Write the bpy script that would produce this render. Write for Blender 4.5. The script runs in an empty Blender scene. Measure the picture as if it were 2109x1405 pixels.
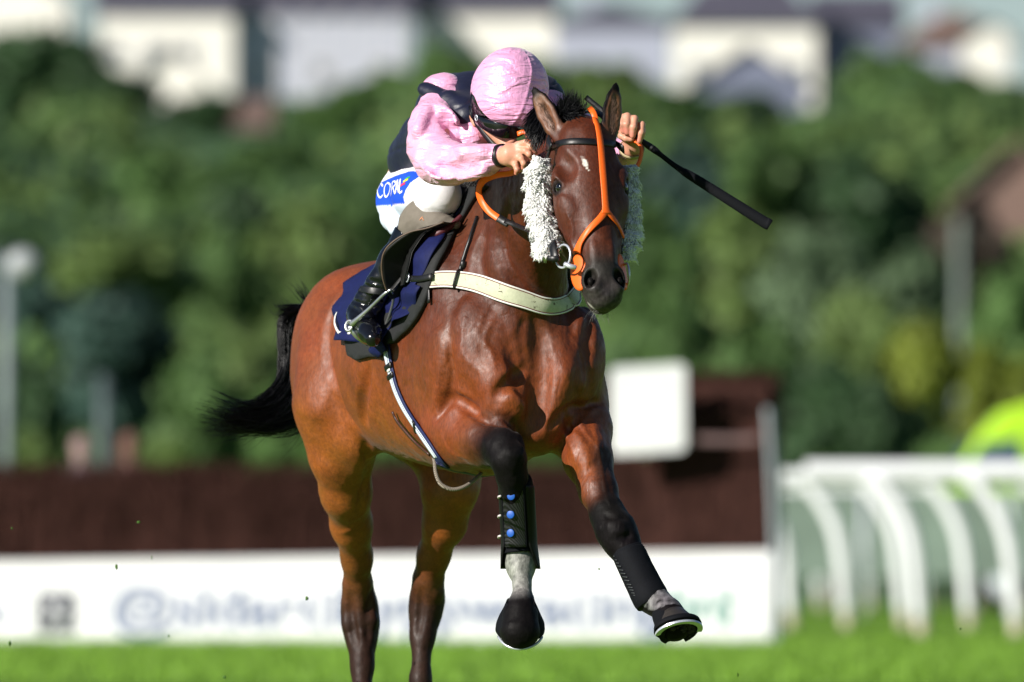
import bpy, math, random, time
import numpy as np
from mathutils import Vector, Matrix
from mathutils.bvhtree import BVHTree
random.seed(7); np.random.seed(7)
T0 = time.time()
scene = bpy.context.scene
COL = scene.collection

# ---------------------------------------------------------------- camera
IMG_W, IMG_H, HORIZON = 2109.0, 1405.0, 1139.0
LENS, SENSOR, CAM_Z = 400.0, 36.0, 0.69
FPX = LENS / SENSOR * IMG_W
cam_d = bpy.data.cameras.new('camera'); cam = bpy.data.objects.new('camera', cam_d); COL.objects.link(cam)
cam.location = (0, 0, CAM_Z); cam.rotation_euler = (math.radians(90), 0, 0)
cam_d.lens = LENS; cam_d.sensor_width = SENSOR; cam_d.sensor_fit = 'HORIZONTAL'
cam_d.shift_y = (HORIZON - IMG_H / 2) / IMG_W
cam_d.clip_start = 0.5; cam_d.clip_end = 6000
cam_d.dof.use_dof = True; cam_d.dof.focus_distance = 34.75; cam_d.dof.aperture_fstop = 3.5
scene.camera = cam

# ---------------------------------------------------------------- light
SUN_DIR = Vector((-0.71, -0.56, 0.44)).normalized()
elev = math.asin(SUN_DIR.z); azim = math.atan2(SUN_DIR.x, SUN_DIR.y)
world = bpy.data.worlds.new("World"); scene.world = world; world.use_nodes = True
wn = world.node_tree.nodes; wl = world.node_tree.links
bg = wn.get('Background') or wn.new('ShaderNodeBackground')
sky = wn.new('ShaderNodeTexSky'); sky.sky_type = 'NISHITA'; sky.sun_disc = False
sky.sun_elevation = elev; sky.sun_rotation = azim; sky.ozone_density = 1.5; sky.dust_density = 0.0; sky.air_density = .8
wl.new(sky.outputs[0], bg.inputs[0]); bg.inputs[1].default_value = 0.05
sun_d = bpy.data.lights.new('sun', 'SUN'); sun = bpy.data.objects.new('sun', sun_d); COL.objects.link(sun)
sun_d.energy = 5.0; sun_d.angle = math.radians(0.5); sun_d.color = (1.0, 0.94, 0.86)
sun.rotation_euler = SUN_DIR.to_track_quat('Z', 'Y').to_euler()
scene.view_settings.view_transform = 'Standard'; scene.view_settings.look = 'None'
scene.view_settings.exposure = 0.50; scene.view_settings.gamma = 1.0
scene.render.engine = 'CYCLES'
scene.cycles.use_denoising = True
scene.cycles.max_bounces = 6
scene.cycles.sample_clamp_indirect = 6

# ---------------------------------------------------------------- helpers
def P(px, py, Y):
    "the world point seen at photo pixel (px, py) at distance Y"
    return np.array([(px - IMG_W / 2) * Y / FPX, Y, CAM_Z - (py - HORIZON) * Y / FPX])
def norm(v):
    v = np.asarray(v, float); return v / (np.linalg.norm(v) + 1e-12)
def tag(o, label=None, cat=None, group=None, kind=None):
    if label: o['label'] = label
    if cat: o['category'] = cat
    if group: o['group'] = group
    if kind: o['kind'] = kind
    return o
def empty(name, loc=(0, 0, 0), **k):
    o = bpy.data.objects.new(name, None); COL.objects.link(o); o.location = [float(c) for c in loc]
    o.empty_display_size = 0.1
    return tag(o, **k)
def mk(name, V, F, mat=None, parent=None, smooth=True, mats=None, midx=None):
    "one mesh object from world-space vertices; F = array of quads/tris or list of lists"
    me = bpy.data.meshes.new(name)
    V = np.asarray(V, dtype=np.float32)
    if isinstance(F, np.ndarray):
        n, c = F.shape
        me.vertices.add(len(V)); me.vertices.foreach_set('co', V.ravel())
        me.loops.add(n * c); me.loops.foreach_set('vertex_index', F.astype(np.int32).ravel())
        me.polygons.add(n); me.polygons.foreach_set('loop_start', np.arange(0, n * c, c, dtype=np.int32))
        me.update(calc_edges=True); me.validate()
    else:
        me.from_pydata([tuple(map(float, v)) for v in V], [], [list(map(int, f)) for f in F]); me.update()
    for m in (mats or ([mat] if mat else [])): me.materials.append(m)
    if midx is not None: me.polygons.foreach_set('material_index', np.asarray(midx, dtype=np.int32))
    if smooth: me.polygons.foreach_set('use_smooth', np.ones(len(me.polygons), dtype=bool))
    o = bpy.data.objects.new(name, me); COL.objects.link(o)
    if parent is not None:
        o.parent = parent; o.matrix_parent_inverse = world_inv(parent)
    return o
def world_inv(p):
    m = Matrix.Translation(p.location)
    if p.rotation_euler[:] != (0, 0, 0): m = m @ p.rotation_euler.to_matrix().to_4x4()
    q = p
    while q.parent is not None:   # meshes are built in world space; their own matrices stay identity
        q = q.parent
    if q is not p: return Matrix.Identity(4)
    return m.inverted()
def color_attr(o, C):
    me = o.data; a = me.color_attributes.new('tint', 'FLOAT_COLOR', 'POINT')
    C = np.concatenate([C, np.ones((len(C), 1))], 1).astype(np.float32)
    a.data.foreach_set('color', C.ravel())
class MB:
    "collects quads/tris in world space"
    def __init__(s): s.V = []; s.F = []; s.n = 0
    def add(s, V, F):
        V = np.asarray(V, float); s.V.append(V); s.F += [tuple(int(i) + s.n for i in f) for f in F]; s.n += len(V); return s
    def box(s, lo, hi, R=None, c=None):
        lo = np.array(lo, float); hi = np.array(hi, float)
        v = np.array([[(lo, hi)[i][0], (lo, hi)[j][1], (lo, hi)[k][2]] for i in (0, 1) for j in (0, 1) for k in (0, 1)])
        if R is not None: v = v @ np.array(R).T
        if c is not None: v = v + np.array(c)
        return s.add(v, [(0, 1, 3, 2), (4, 6, 7, 5), (0, 4, 5, 1), (2, 3, 7, 6), (0, 2, 6, 4), (1, 5, 7, 3)])
    def build(s, name, mat, parent=None, smooth=True): return mk(name, np.concatenate(s.V), s.F, mat, parent, smooth)
def spline(pts, n):
    "Catmull-Rom through rows of any width"
    p = np.asarray(pts, float)
    if len(p) < 3: t = np.linspace(0, 1, n)[:, None]; return p[0] * (1 - t) + p[-1] * t
    q = np.vstack([2 * p[0] - p[1], p, 2 * p[-1] - p[-2]]); out = []
    for t in np.linspace(0, len(p) - 1 - 1e-9, n):
        i = int(t); f = t - i; a, b, c, d = q[i:i + 4]
        out.append(0.5 * (2 * b + (c - a) * f + (2 * a - 5 * b + 4 * c - d) * f * f + (3 * b - a - 3 * c + d) * f ** 3))
    return np.array(out)
def frames(C, up=(0, 0, 1)):
    T = np.gradient(C, axis=0); T /= np.linalg.norm(T, axis=1)[:, None] + 1e-12
    N = np.zeros_like(T); n = norm(np.cross(np.cross(T[0], up), T[0]) + 1e-9)
    for i in range(len(C)):
        n = n - T[i] * np.dot(n, T[i]); n = norm(n); N[i] = n
    return T, N, np.cross(T, N)
def tube(pts, r, n=None, seg=10, ell=1.0, up=(0, 0, 1), caps=True):
    "tube through points; r scalar or per-point list; ell = width ratio along binormal"
    pts = np.asarray(pts, float); rr = np.full(len(pts), r, float) if np.isscalar(r) else np.asarray(r, float)
    if n: A = spline(np.c_[pts, rr], n); C, rr = A[:, :3], np.maximum(A[:, 3], 1e-5)
    else: C = pts
    T, N, B = frames(C, up); a = np.linspace(0, 2 * math.pi, seg, endpoint=False)
    V = (C[:, None, :] + rr[:, None, None] * (np.cos(a)[None, :, None] * N[:, None, :] + ell * np.sin(a)[None, :, None] * B[:, None, :])).reshape(-1, 3)
    F = [(i * seg + j, i * seg + (j + 1) % seg, (i + 1) * seg + (j + 1) % seg, (i + 1) * seg + j) for i in range(len(C) - 1) for j in range(seg)]
    if caps: F += [tuple(range(seg - 1, -1, -1)), tuple(range((len(C) - 1) * seg, len(C) * seg))]
    return V, F
def ribbon(C, Nrm, w, t, n=None):
    "strap: centre line C, surface normals Nrm, width w, thickness t (scalars or arrays); rounded-ish box section"
    C = np.asarray(C, float); Nrm = np.asarray(Nrm, float); w = np.full(len(C), w, float) if np.isscalar(w) else np.asarray(w, float)
    if n: A = spline(np.c_[C, Nrm, w], n); C, Nrm, w = A[:, :3], A[:, 3:6], A[:, 6]
    T = np.gradient(C, axis=0); T /= np.linalg.norm(T, axis=1)[:, None] + 1e-12
    Nn = Nrm - T * np.sum(Nrm * T, 1)[:, None]; Nn /= np.linalg.norm(Nn, axis=1)[:, None] + 1e-12
    S = np.cross(T, Nn)
    prof = [(-.5, -.3), (-.5, .25), (-.44, .5), (0, .56), (.44, .5), (.5, .25), (.5, -.3), (0, -.5)]
    V = np.stack([C + S * (w * a)[:, None] + Nn * (t * b) for a, b in prof], 1).reshape(-1, 3); m = len(prof)
    F = [(i * m + j, i * m + (j + 1) % m, (i + 1) * m + (j + 1) % m, (i + 1) * m + j) for i in range(len(C) - 1) for j in range(m)]
    F += [tuple(range(m - 1, -1, -1)), tuple(range((len(C) - 1) * m, len(C) * m))]
    return V, F
def hashn(ix, iy, iz):
    h = (ix.astype(np.int64) * 374761393 + iy.astype(np.int64) * 668265263 + iz.astype(np.int64) * 2147483647) & 0xffffffff
    h = ((h ^ (h >> 13)) * 1274126177) & 0xffffffff
    return ((h ^ (h >> 16)) & 0xffff) / 65535.0 * 2 - 1
def noise(Pn, s):
    q = np.asarray(Pn, float) * s; i = np.floor(q).astype(np.int64); f = q - i; f = f * f * (3 - 2 * f); r = 0
    for a in (0, 1):
        for b in (0, 1):
            for c in (0, 1):
                w = (f[:, 0] if a else 1 - f[:, 0]) * (f[:, 1] if b else 1 - f[:, 1]) * (f[:, 2] if c else 1 - f[:, 2])
                r = r + w * hashn(i[:, 0] + a, i[:, 1] + b, i[:, 2] + c)
    return r

# ---------------------------------------------------------------- signed-distance modelling
class Sdf:
    def __init__(s, xs, ys, zs):
        s.ax = [np.asarray(a, np.float32) for a in (xs, ys, zs)]
        s.D = np.full([len(a) for a in s.ax], 9.0, np.float32)
    def _op(s, f, lo, hi, k, op):
        ix = []
        for a, l, h in zip(s.ax, lo, hi):
            i0 = int(np.searchsorted(a, l)); i1 = int(np.searchsorted(a, h))
            if i1 <= i0: return
            ix.append(slice(i0, i1))
        X = s.ax[0][ix[0]][:, None, None]; Y = s.ax[1][ix[1]][None, :, None]; Z = s.ax[2][ix[2]][None, None, :]
        d = f(X, Y, Z).astype(np.float32); a = s.D[tuple(ix)]
        if op == 'sub': d = -d
        if op == 'add':
            h = np.maximum(k - np.abs(a - d), 0) / k; s.D[tuple(ix)] = np.minimum(a, d) - h * h * k * .25
        else:
            h = np.maximum(k - np.abs(a - d), 0) / k; s.D[tuple(ix)] = np.maximum(a, d) + h * h * k * .25
    def cone(s, a, b, ra, rb, k=.03, op='add', flat=None):
        a = np.array(a, float); b = np.array(b, float); m = max(ra, rb) * 1.0 + k + .03
        lo = np.minimum(a, b) - m; hi = np.maximum(a, b) + m
        ab = b - a; L = float(ab @ ab) + 1e-9
        if flat is not None: n = norm(flat[0]); q = 1 / flat[1] - 1
        def f(X, Y, Z):
            x, y, z = X - a[0], Y - a[1], Z - a[2]; w = ab; LL = L
            if flat is not None:
                d = (x * n[0] + y * n[1] + z * n[2]) * q; x, y, z = x + d * n[0], y + d * n[1], z + d * n[2]
                w = ab + n * (ab @ n) * q; LL = float(w @ w) + 1e-9
            t = np.clip((x * w[0] + y * w[1] + z * w[2]) / LL, 0, 1)
            return np.sqrt((x - t * w[0]) ** 2 + (y - t * w[1]) ** 2 + (z - t * w[2]) ** 2) - (ra + (rb - ra) * t)
        s._op(f, lo, hi, k, op)
    def chain(s, pts, k=.03, kk=.02, **kw):
        for i in range(len(pts) - 1):
            s.cone(pts[i][0], pts[i + 1][0], pts[i][1], pts[i + 1][1], k if i == 0 else kk, **kw)
    def ell(s, c, r, R=None, k=.03, op='add'):
        "R rows = the ellipsoid's axes"
        c = np.array(c, float); r = np.array(r, float); R = np.eye(3) if R is None else np.array(R, float)
        e = np.sqrt(((R * r[:, None]) ** 2).sum(0)) + k + .03
        def f(X, Y, Z):
            x, y, z = X - c[0], Y - c[1], Z - c[2]; k0 = 0; k1 = 0
            for i in range(3):
                q = x * R[i][0] + y * R[i][1] + z * R[i][2]; k0 = k0 + (q / r[i]) ** 2; k1 = k1 + (q / r[i] ** 2) ** 2
            k0 = np.sqrt(k0); k1 = np.sqrt(k1) + 1e-6
            return k0 * (k0 - 1) / k1
        s._op(f, c - e, c + e, k, op)
    def sample(s, p):
        idx = []; fr = []
        for a, v in zip(s.ax, p):
            i = int(np.searchsorted(a, v)) - 1
            if i < 0 or i >= len(a) - 1: return 9.0
            idx.append(i); fr.append((v - a[i]) / (a[i + 1] - a[i]))
        c = s.D[idx[0]:idx[0] + 2, idx[1]:idx[1] + 2, idx[2]:idx[2] + 2]
        for f in fr: c = c[0] * (1 - f) + c[1] * f
        return float(c)
    def hit(s, px, py, y0=33.8, y1=37.6):
        "first surface point behind a photo pixel, and its outward normal"
        y = y0; prev = None
        while y < y1:
            p = P(px, py, y); d = s.sample(p)
            if d < 0:
                a, b = y - .012, y
                for _ in range(8):
                    m = (a + b) / 2
                    if s.sample(P(px, py, m)) < 0: b = m
                    else: a = m
                p = P(px, py, b); e = .009
                g = np.array([s.sample(p + e * v) - s.sample(p - e * v) for v in np.eye(3)])
                return p, norm(g)
            y += .012
        return None, None
    def mesh(s, smooth_it=1):
        D = s.D; ins = D < 0; c = ins[:-1, :-1, :-1]; m = np.zeros(c.shape, bool)
        sl = (slice(0, -1), slice(1, None)); allc = None; anyc = None
        for i in (0, 1):
            for j in (0, 1):
                for k in (0, 1):
                    q = ins[sl[i], sl[j], sl[k]]
                    allc = q.copy() if allc is None else allc & q; anyc = q.copy() if anyc is None else anyc | q
        m = anyc & ~allc; I = np.argwhere(m); idx = np.full(m.shape, -1, np.int32); idx[m] = np.arange(len(I), dtype=np.int32)
        cor = [(a, b, d) for a in (0, 1) for b in (0, 1) for d in (0, 1)]
        val = [D[I[:, 0] + a, I[:, 1] + b, I[:, 2] + d] for a, b, d in cor]
        pos = [np.stack([s.ax[0][I[:, 0] + a], s.ax[1][I[:, 1] + b], s.ax[2][I[:, 2] + d]], 1) for a, b, d in cor]
        acc = np.zeros((len(I), 3)); cnt = np.zeros(len(I))
        for i in range(8):
            for j in range(i + 1, 8):
                if sum(abs(x - y) for x, y in zip(cor[i], cor[j])) != 1: continue
                e = (val[i] < 0) != (val[j] < 0); t = np.where(e, val[i] / np.where(e, val[i] - val[j], 1), 0)
                acc += np.where(e[:, None], pos[i] + (pos[j] - pos[i]) * t[:, None], 0); cnt += e
        V = acc / cnt[:, None]; F = []
        for axis in range(3):
            a = [slice(None)] * 3; b = [slice(None)] * 3; a[axis] = slice(0, -1); b[axis] = slice(1, None)
            ch = ins[tuple(a)] != ins[tuple(b)]; E = np.argwhere(ch); flip = ins[tuple(a)][ch]
            o1, o2 = [q for q in range(3) if q != axis]
            ok = (E[:, o1] > 0) & (E[:, o2] > 0) & (E[:, o1] < D.shape[o1] - 1) & (E[:, o2] < D.shape[o2] - 1); E = E[ok]; flip = flip[ok]
            def g(d1, d2):
                Q = E.copy(); Q[:, o1] += d1; Q[:, o2] += d2; return idx[Q[:, 0], Q[:, 1], Q[:, 2]]
            q = np.stack([g(-1, -1), g(0, -1), g(0, 0), g(-1, 0)], 1)
            if axis == 1: q = q[:, ::-1]
            q = np.where(flip[:, None], q, q[:, ::-1]); F.append(q)
        F = np.concatenate(F); F = F[(F >= 0).all(1)]
        for _ in range(smooth_it): V = relax(V, F, .5)
        return V, F
def relax(V, F, w):
    S = np.zeros_like(V); n = np.zeros(len(V)); k = F.shape[1]
    for i in range(k):
        a = F[:, i]; b = F[:, (i + 1) % k]
        for d in range(3):
            S[:, d] += np.bincount(a, V[b, d], len(V)) + np.bincount(b, V[a, d], len(V))
        n += np.bincount(a, minlength=len(V)) + np.bincount(b, minlength=len(V))
    return V * (1 - w) + w * S / np.maximum(n, 1)[:, None]
def vnormals(V, F):
    n = np.cross(V[F[:, 2]] - V[F[:, 0]], V[F[:, 3 if F.shape[1] > 3 else 1]] - V[F[:, 1 if F.shape[1] > 3 else 0]]); N = np.zeros_like(V)
    for i in range(F.shape[1]):
        for d in range(3): N[:, d] += np.bincount(F[:, i], n[:, d], len(V))
    return N / (np.linalg.norm(N, axis=1)[:, None] + 1e-12)
def axis_grid(lo, hi, h, fine=None):
    "coordinates from lo to hi with step h, a finer step inside fine=(a,b,hf)"
    if not fine: return np.arange(lo, hi, h)
    a, b, hf = fine; return np.concatenate([np.arange(lo, a, h), np.arange(a, b, hf), np.arange(b, hi, h)])

# ---------------------------------------------------------------- materials
def new_mat(name):
    m = bpy.data.materials.new(name); m.use_nodes = True; n = m.node_tree; return m, n, n.nodes['Principled BSDF']
def setp(b, **k):
    for a, v in k.items():
        a = a.replace('_', ' ')
        if a in b.inputs: b.inputs[a].default_value = v
def noise_node(n, scale, detail=4, rough=.55, dist=0, obj=True, stretch=None):
    tc = n.nodes.new('ShaderNodeTexCoord'); t = n.nodes.new('ShaderNodeTexNoise')
    t.inputs['Scale'].default_value = scale; t.inputs['Detail'].default_value = detail; t.inputs['Roughness'].default_value = rough; t.inputs['Distortion'].default_value = dist
    src = tc.outputs['Object']
    if stretch:
        mp = n.nodes.new('ShaderNodeMapping'); mp.inputs['Scale'].default_value = stretch[:3]
        if len(stretch) > 3: mp.inputs['Rotation'].default_value = stretch[3:6]
        n.links.new(src, mp.inputs[0]); src = mp.outputs[0]
    n.links.new(src, t.inputs['Vector']); return t
def ramp(n, src, stops):
    r = n.nodes.new('ShaderNodeValToRGB'); e = r.color_ramp.elements
    while len(e) < len(stops): e.new(.5)
    for el, (p, c) in zip(e, stops): el.position = p; el.color = (*c, 1) if len(c) == 3 else c
    n.links.new(src, r.inputs[0]); return r
def bump(n, b, src, strength, dist=.01, prev=None):
    bp = n.nodes.new('ShaderNodeBump'); bp.inputs['Strength'].default_value = strength; bp.inputs['Distance'].default_value = dist
    n.links.new(src, bp.inputs['Height'])
    if prev is not None: n.links.new(prev.outputs[0], bp.inputs['Normal'])
    n.links.new(bp.outputs[0], b.inputs['Normal']); return bp
def plain(name, col, rough=.6, var=.15, scale=30, bmp=.2, bdist=.002, metal=0, **k):
    m, n, b = new_mat(name)
    t = noise_node(n, scale, 5)
    lo = tuple(c * (1 - var) for c in col); hi = tuple(min(1, c * (1 + var)) for c in col)
    r = ramp(n, t.outputs[0], [(.3, lo), (.7, hi)]); n.links.new(r.outputs[0], b.inputs['Base Color'])
    setp(b, Roughness=rough, Metallic=metal, **k)
    if bmp: bump(n, b, t.outputs[0], bmp, bdist)
    return m
def tinted(name, rough=.4, scale=250, bmp=.25, bdist=.001, stretch=None, var=.25, **k):
    "colour from the mesh's own coat pattern, broken up with fine noise"
    m, n, b = new_mat(name); at = n.nodes.new('ShaderNodeAttribute'); at.attribute_name = 'tint'
    t = noise_node(n, scale, 4, .6, stretch=stretch); mx = n.nodes.new('ShaderNodeMix'); mx.data_type = 'RGBA'; mx.blend_type = 'MULTIPLY'
    r = ramp(n, t.outputs[0], [(.25, (1 - var,) * 3), (.75, (1 + var,) * 3)]); mx.inputs[0].default_value = 1
    n.links.new(at.outputs['Color'], mx.inputs[6]); n.links.new(r.outputs[0], mx.inputs[7]); n.links.new(mx.outputs[2], b.inputs['Base Color'])
    setp(b, Roughness=rough, **k)
    bump(n, b, t.outputs[0], bmp, bdist)
    return m, n, b
# ================================================================ HORSE
YAW = math.radians(20)
BU = np.array([-math.sin(YAW), math.cos(YAW), 0.]); BV = np.array([math.cos(YAW), math.sin(YAW), 0.]); BW = np.array([0, 0, 1.])
HO = np.array([.031, 34.98, 0.])
def H(u, v, w): return HO + BU * u + BV * v + BW * w
def rot(pitch=0, roll=0, yaw=0):
    "body axes (back, right-of-picture, up) pitched / rolled / yawed, as rows"
    a = math.radians(pitch); u = BU * math.cos(a) + BW * math.sin(a); w = -BU * math.sin(a) + BW * math.cos(a); v = BV.copy()
    c = math.radians(roll); v, w = v * math.cos(c) + w * math.sin(c), -v * math.sin(c) + w * math.cos(c)
    y = math.radians(yaw); u, v = u * math.cos(y) + v * math.sin(y), -u * math.sin(y) + v * math.cos(y)
    return np.array([u, v, w])
hs = Sdf(axis_grid(-.86, .62, .0068, (.10, .42, .0034)), axis_grid(33.95, 37.15, .0075, (34.02, 34.62, .0034)), axis_grid(-.03, 2.2, .007, (1.36, 2.16, .0034)))
RB = rot(0)
# trunk
hs.ell(H(.80, 0, 1.30), (.60, .275, .325), rot(-3), k=.05)
hs.ell(H(.30, 0, 1.27), (.34, .225, .32), rot(0), k=.12)
hs.ell(H(.55, 0, 1.55), (.36, .12, .20), rot(4), k=.14)
hs.ell(H(1.25, 0, 1.37), (.36, .235, .25), rot(6), k=.10)
for s_ in (-1, 1):
    hs.ell(H(1.36, s_ * .12, 1.27), (.25, .145, .29), rot(0), k=.08)
    hs.ell(H(.24, s_ * .15, 1.38), (.15, .085, .30), rot(-18, -s_ * 6), k=.07)      # shoulder blade
# belly line and flank
hs.ell(H(.45, 0, 1.12), (.40, .18, .17), rot(-3), k=.10)
# neck
nk = [(H(.36, 0, 1.50), .225), (H(.16, .02, 1.53), .195), (P(1105, 440, 34.95), .150), (P(1150, 370, 34.72), .120), (P(1185, 318, 34.55), .096), (P(1198, 300, 34.46), .085)]
for i in range(len(nk) - 1):
    t = norm(nk[i + 1][0] - nk[i][0]); side = norm(np.cross(t, (0, 0, 1)))
    hs.cone(nk[i][0], nk[i + 1][0], nk[i][1], nk[i + 1][1], .10 if i < 2 else .05, flat=(side, .72))
hs.cone(H(.55, 0, 1.72), P(1150, 300, 34.75), .05, .055, .12)                       # crest
# chest: the two breast muscles and the point of each shoulder
hs.ell(P(985, 745, 35.06), (.125, .115, .185), rot(0, 8, -25), k=.05)
hs.ell(P(1172, 745, 35.08), (.100, .110, .175), rot(0, -6, 20), k=.05)
hs.ell(P(1035, 800, 34.95), (.07, .08, .11), rot(0, 20, 0), k=.035)
hs.ell(P(1146, 800, 35.00), (.07, .06, .13), rot(0, -16, 0), k=.06)
hs.ell(P(1100, 760, 35.03), (.085, .09, .20), rot(0), k=.06)
hs.ell(P(925, 760, 35.16), (.11, .075, .20), rot(0, 4, -10), k=.05)
hs.ell(P(1195, 765, 35.20), (.11, .07, .20), rot(0, -4, 10), k=.05)
hs.ell(P(1095, 880, 35.06), (.10, .12, .09), rot(0), k=.06)
# near fore: elbow, forearm coming at the camera, knee, hanging cannon
NF = [(P(945, 850, 35.24), .118), (P(968, 888, 35.10), .112), (P(1003, 908, 34.96), .084), (P(1036, 926, 34.84), .060), (P(1048, 948, 34.80), .053), (P(1054, 982, 34.82), .0475), (P(1060, 1015, 34.85), .040),
      (P(1068, 1105, 34.92), .033), (P(1071, 1150, 34.93), .043), (P(1072, 1168, 34.92), .043), (P(1076, 1205, 34.88), .027), (P(1074, 1240, 34.85), .036), (P(1072, 1262, 34.84), .050), (P(1071, 1298, 34.82), .062)]
hs.chain(NF, k=.05, kk=.016)
hs.ell(P(942, 905, 35.17), (.10, .085, .09), rot(0, 0, -20), k=.05)
hs.ell(P(1044, 915, 34.82), (.036, .045, .045), rot(0), k=.03)
# off fore reaching out
OF = [(P(1178, 835, 35.20), .115), (P(1196, 885, 35.12), .094), (P(1212, 950, 35.02), .072), (P(1232, 1010, 34.93), .054), (P(1252, 1060, 34.86), .050), (P(1268, 1092, 34.82), .058), (P(1282, 1118, 34.80), .050),
      (P(1298, 1148, 34.78), .038), (P(1328, 1203, 34.74), .034), (P(1342, 1232, 34.72), .042), (P(1360, 1246, 34.69), .034), (P(1378, 1262, 34.66), .038), (P(1388, 1285, 34.63), .055)]
hs.chain(OF, k=.05, kk=.03)
# near hind
NH = [(P(748, 690, 36.25), .19), (P(700, 835, 36.10), .152), (P(703, 930, 36.13), .108), (P(712, 1010, 36.22), .083), (P(724, 1080, 36.36), .066), (P(735, 1150, 36.48), .049), (P(737, 1205, 36.56), .045),
      (P(741, 1250, 36.60), .056), (P(743, 1290, 36.60), .056), (P(745, 1325, 36.58), .042), (P(746, 1370, 36.56), .035), (P(746, 1440, 36.52), .034), (P(746, 1485, 36.49), .045), (P(748, 1530, 36.42), .036), (P(748, 1562, 36.36), .055)]
hs.chain(NH, k=.06, kk=.04, flat=(BV, .92))
hs.cone(P(735, 1225, 36.60), P(722, 1262, 36.68), .030, .030, .03)                  # point of hock
hs.ell(P(735, 890, 36.00), (.07, .07, .10), rot(0), k=.07)                          # stifle
# off hind
FH = [(P(905, 800, 36.45), .17), (P(925, 920, 36.30), .13), (P(927, 1000, 36.26), .095), (P(916, 1075, 36.33), .070), (P(893, 1145, 36.44), .050), (P(882, 1195, 36.50), .047),
      (P(880, 1235, 36.54), .053), (P(875, 1270, 36.54), .046), (P(870, 1310, 36.52), .036), (P(866, 1400, 36.48), .032), (P(864, 1480, 36.46), .044), (P(866, 1525, 36.38), .035), (P(868, 1558, 36.32), .054)]
hs.chain(FH, k=.06, kk=.04, flat=(BV, .92))
hs.cone(P(876, 1220, 36.58), P(862, 1250, 36.68), .028, .026, .03)
# dock of the tail
hs.cone(H(1.52, 0, 1.46), P(655, 640, 36.75), .06, .035, .05)

# ---- head
HA = P(1200, 262, 34.46); HB = P(1249, 632, 34.20); hf = norm(HB - HA); HL = np.linalg.norm(HB - HA)
hn = np.array([math.sin(math.radians(13)), -math.cos(math.radians(13)), 0.]); hn = norm(hn - hf * (hn @ hf)); hsd = norm(np.cross(hn, hf))
if hsd[0] < 0: hsd = -hsd
RH = np.array([hf, hsd, hn])
def HD(f, s, n): return HA + hf * (f * HL / .60) + hsd * s + hn * (n + .055)
hs.cone(P(1190, 320, 34.54), HD(.10, 0, -.09), .095, .085, .04, flat=(hsd, .8))
hs.ell(HD(.075, 0, -.075), (.11, .078, .085), RH, k=.04)
hs.ell(HD(.20, 0, -.055), (.13, .098, .060), RH, k=.05)
for s_ in (-1, 1):
    hs.ell(HD(.180, s_ * .093, -.048), (.045, .026, .030), RH, k=.03)              # brow
    hs.ell(HD(.255, s_ * .088, -.070), (.040, .022, .030), RH, k=.03)
    hs.ell(HD(.235, s_ * .062, -.145), (.125, .040, .105), RH, k=.04)              # cheek
    hs.cone(HD(.28, s_ * .052, -.215), HD(.50, s_ * .022, -.125), .030, .026, .04) # jaw
    hs.cone(HD(.29, s_ * .082, -.085), HD(.40, s_ * .058, -.085), .012, .010, .022)# facial crest
    hs.cone(HD(.12, s_ * .06, -.03), HD(.04, s_ * .045, -.03), .022, .02, .03)
hs.cone(HD(.20, 0, -.075), HD(.50, 0, -.065), .082, .048, .05)
hs.cone(HD(.22, 0, -.042), HD(.48, 0, -.040), .046, .034, .03, flat=(hn, .8))
hs.cone(HD(.30, 0, -.12), HD(.52, 0, -.10), .060, .040, .05, flat=(hsd, .8))
hs.ell(HD(.535, 0, -.075), (.065, .056, .055), RH, k=.03)
for s_ in (-1, 1):
    hs.ell(HD(.515, s_ * .043, -.048), (.042, .024, .032), RH, k=.018)             # nostril wing
    hs.ell(HD(.545, s_ * .034, -.030), (.026, .022, .020), RH, k=.015)
hs.ell(HD(.566, 0, -.062), (.036, .050, .040), RH, k=.02)                           # upper lip
hs.ell(HD(.556, 0, -.118), (.036, .038, .028), RH, k=.02)                           # chin
for s_ in (-1, 1):
    hs.ell(HD(.522, s_ * .046, -.018), (.030, .0185, .035), np.array([norm(hf + s_ * .25 * hsd), norm(hsd - s_ * .25 * hf), hn]), k=.010, op='sub')
    hs.ell(HD(.210, s_ * .106, -.040), (.026, .020, .022), RH, k=.010, op='sub')   # eye socket
    for a_, b_, u_ in ((-.022, -.006, 1), (-.006, .010, 1), (.010, .022, 1), (-.020, .0, -1), (.0, .020, -1)):   # lids
        za = .018 * (1 - (a_ / .026) ** 2) * u_; zb = .018 * (1 - (b_ / .026) ** 2) * u_
        hs.cone(HD(.210 - za * .95, s_ * (.104 + a_ * -.5), -.040 + a_), HD(.210 - zb * .95, s_ * (.104 + b_ * -.5), -.040 + b_), .0055 if u_ > 0 else .004, .0055 if u_ > 0 else .004, .008)
# mouth line
mo = [HD(.515, -.066, -.100), HD(.550, -.056, -.100), HD(.582, -.030, -.097), HD(.594, 0, -.095), HD(.582, .030, -.097), HD(.550, .056, -.100), HD(.515, .066, -.100)]
for a, b in zip(mo[:-1], mo[1:]): hs.cone(a, b, .004, .004, .008, op='sub')
for s_ in (-1, 1): hs.ell(HD(.526, s_ * .044, -.034), (.014, .010, .010), RH, k=.006)
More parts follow.
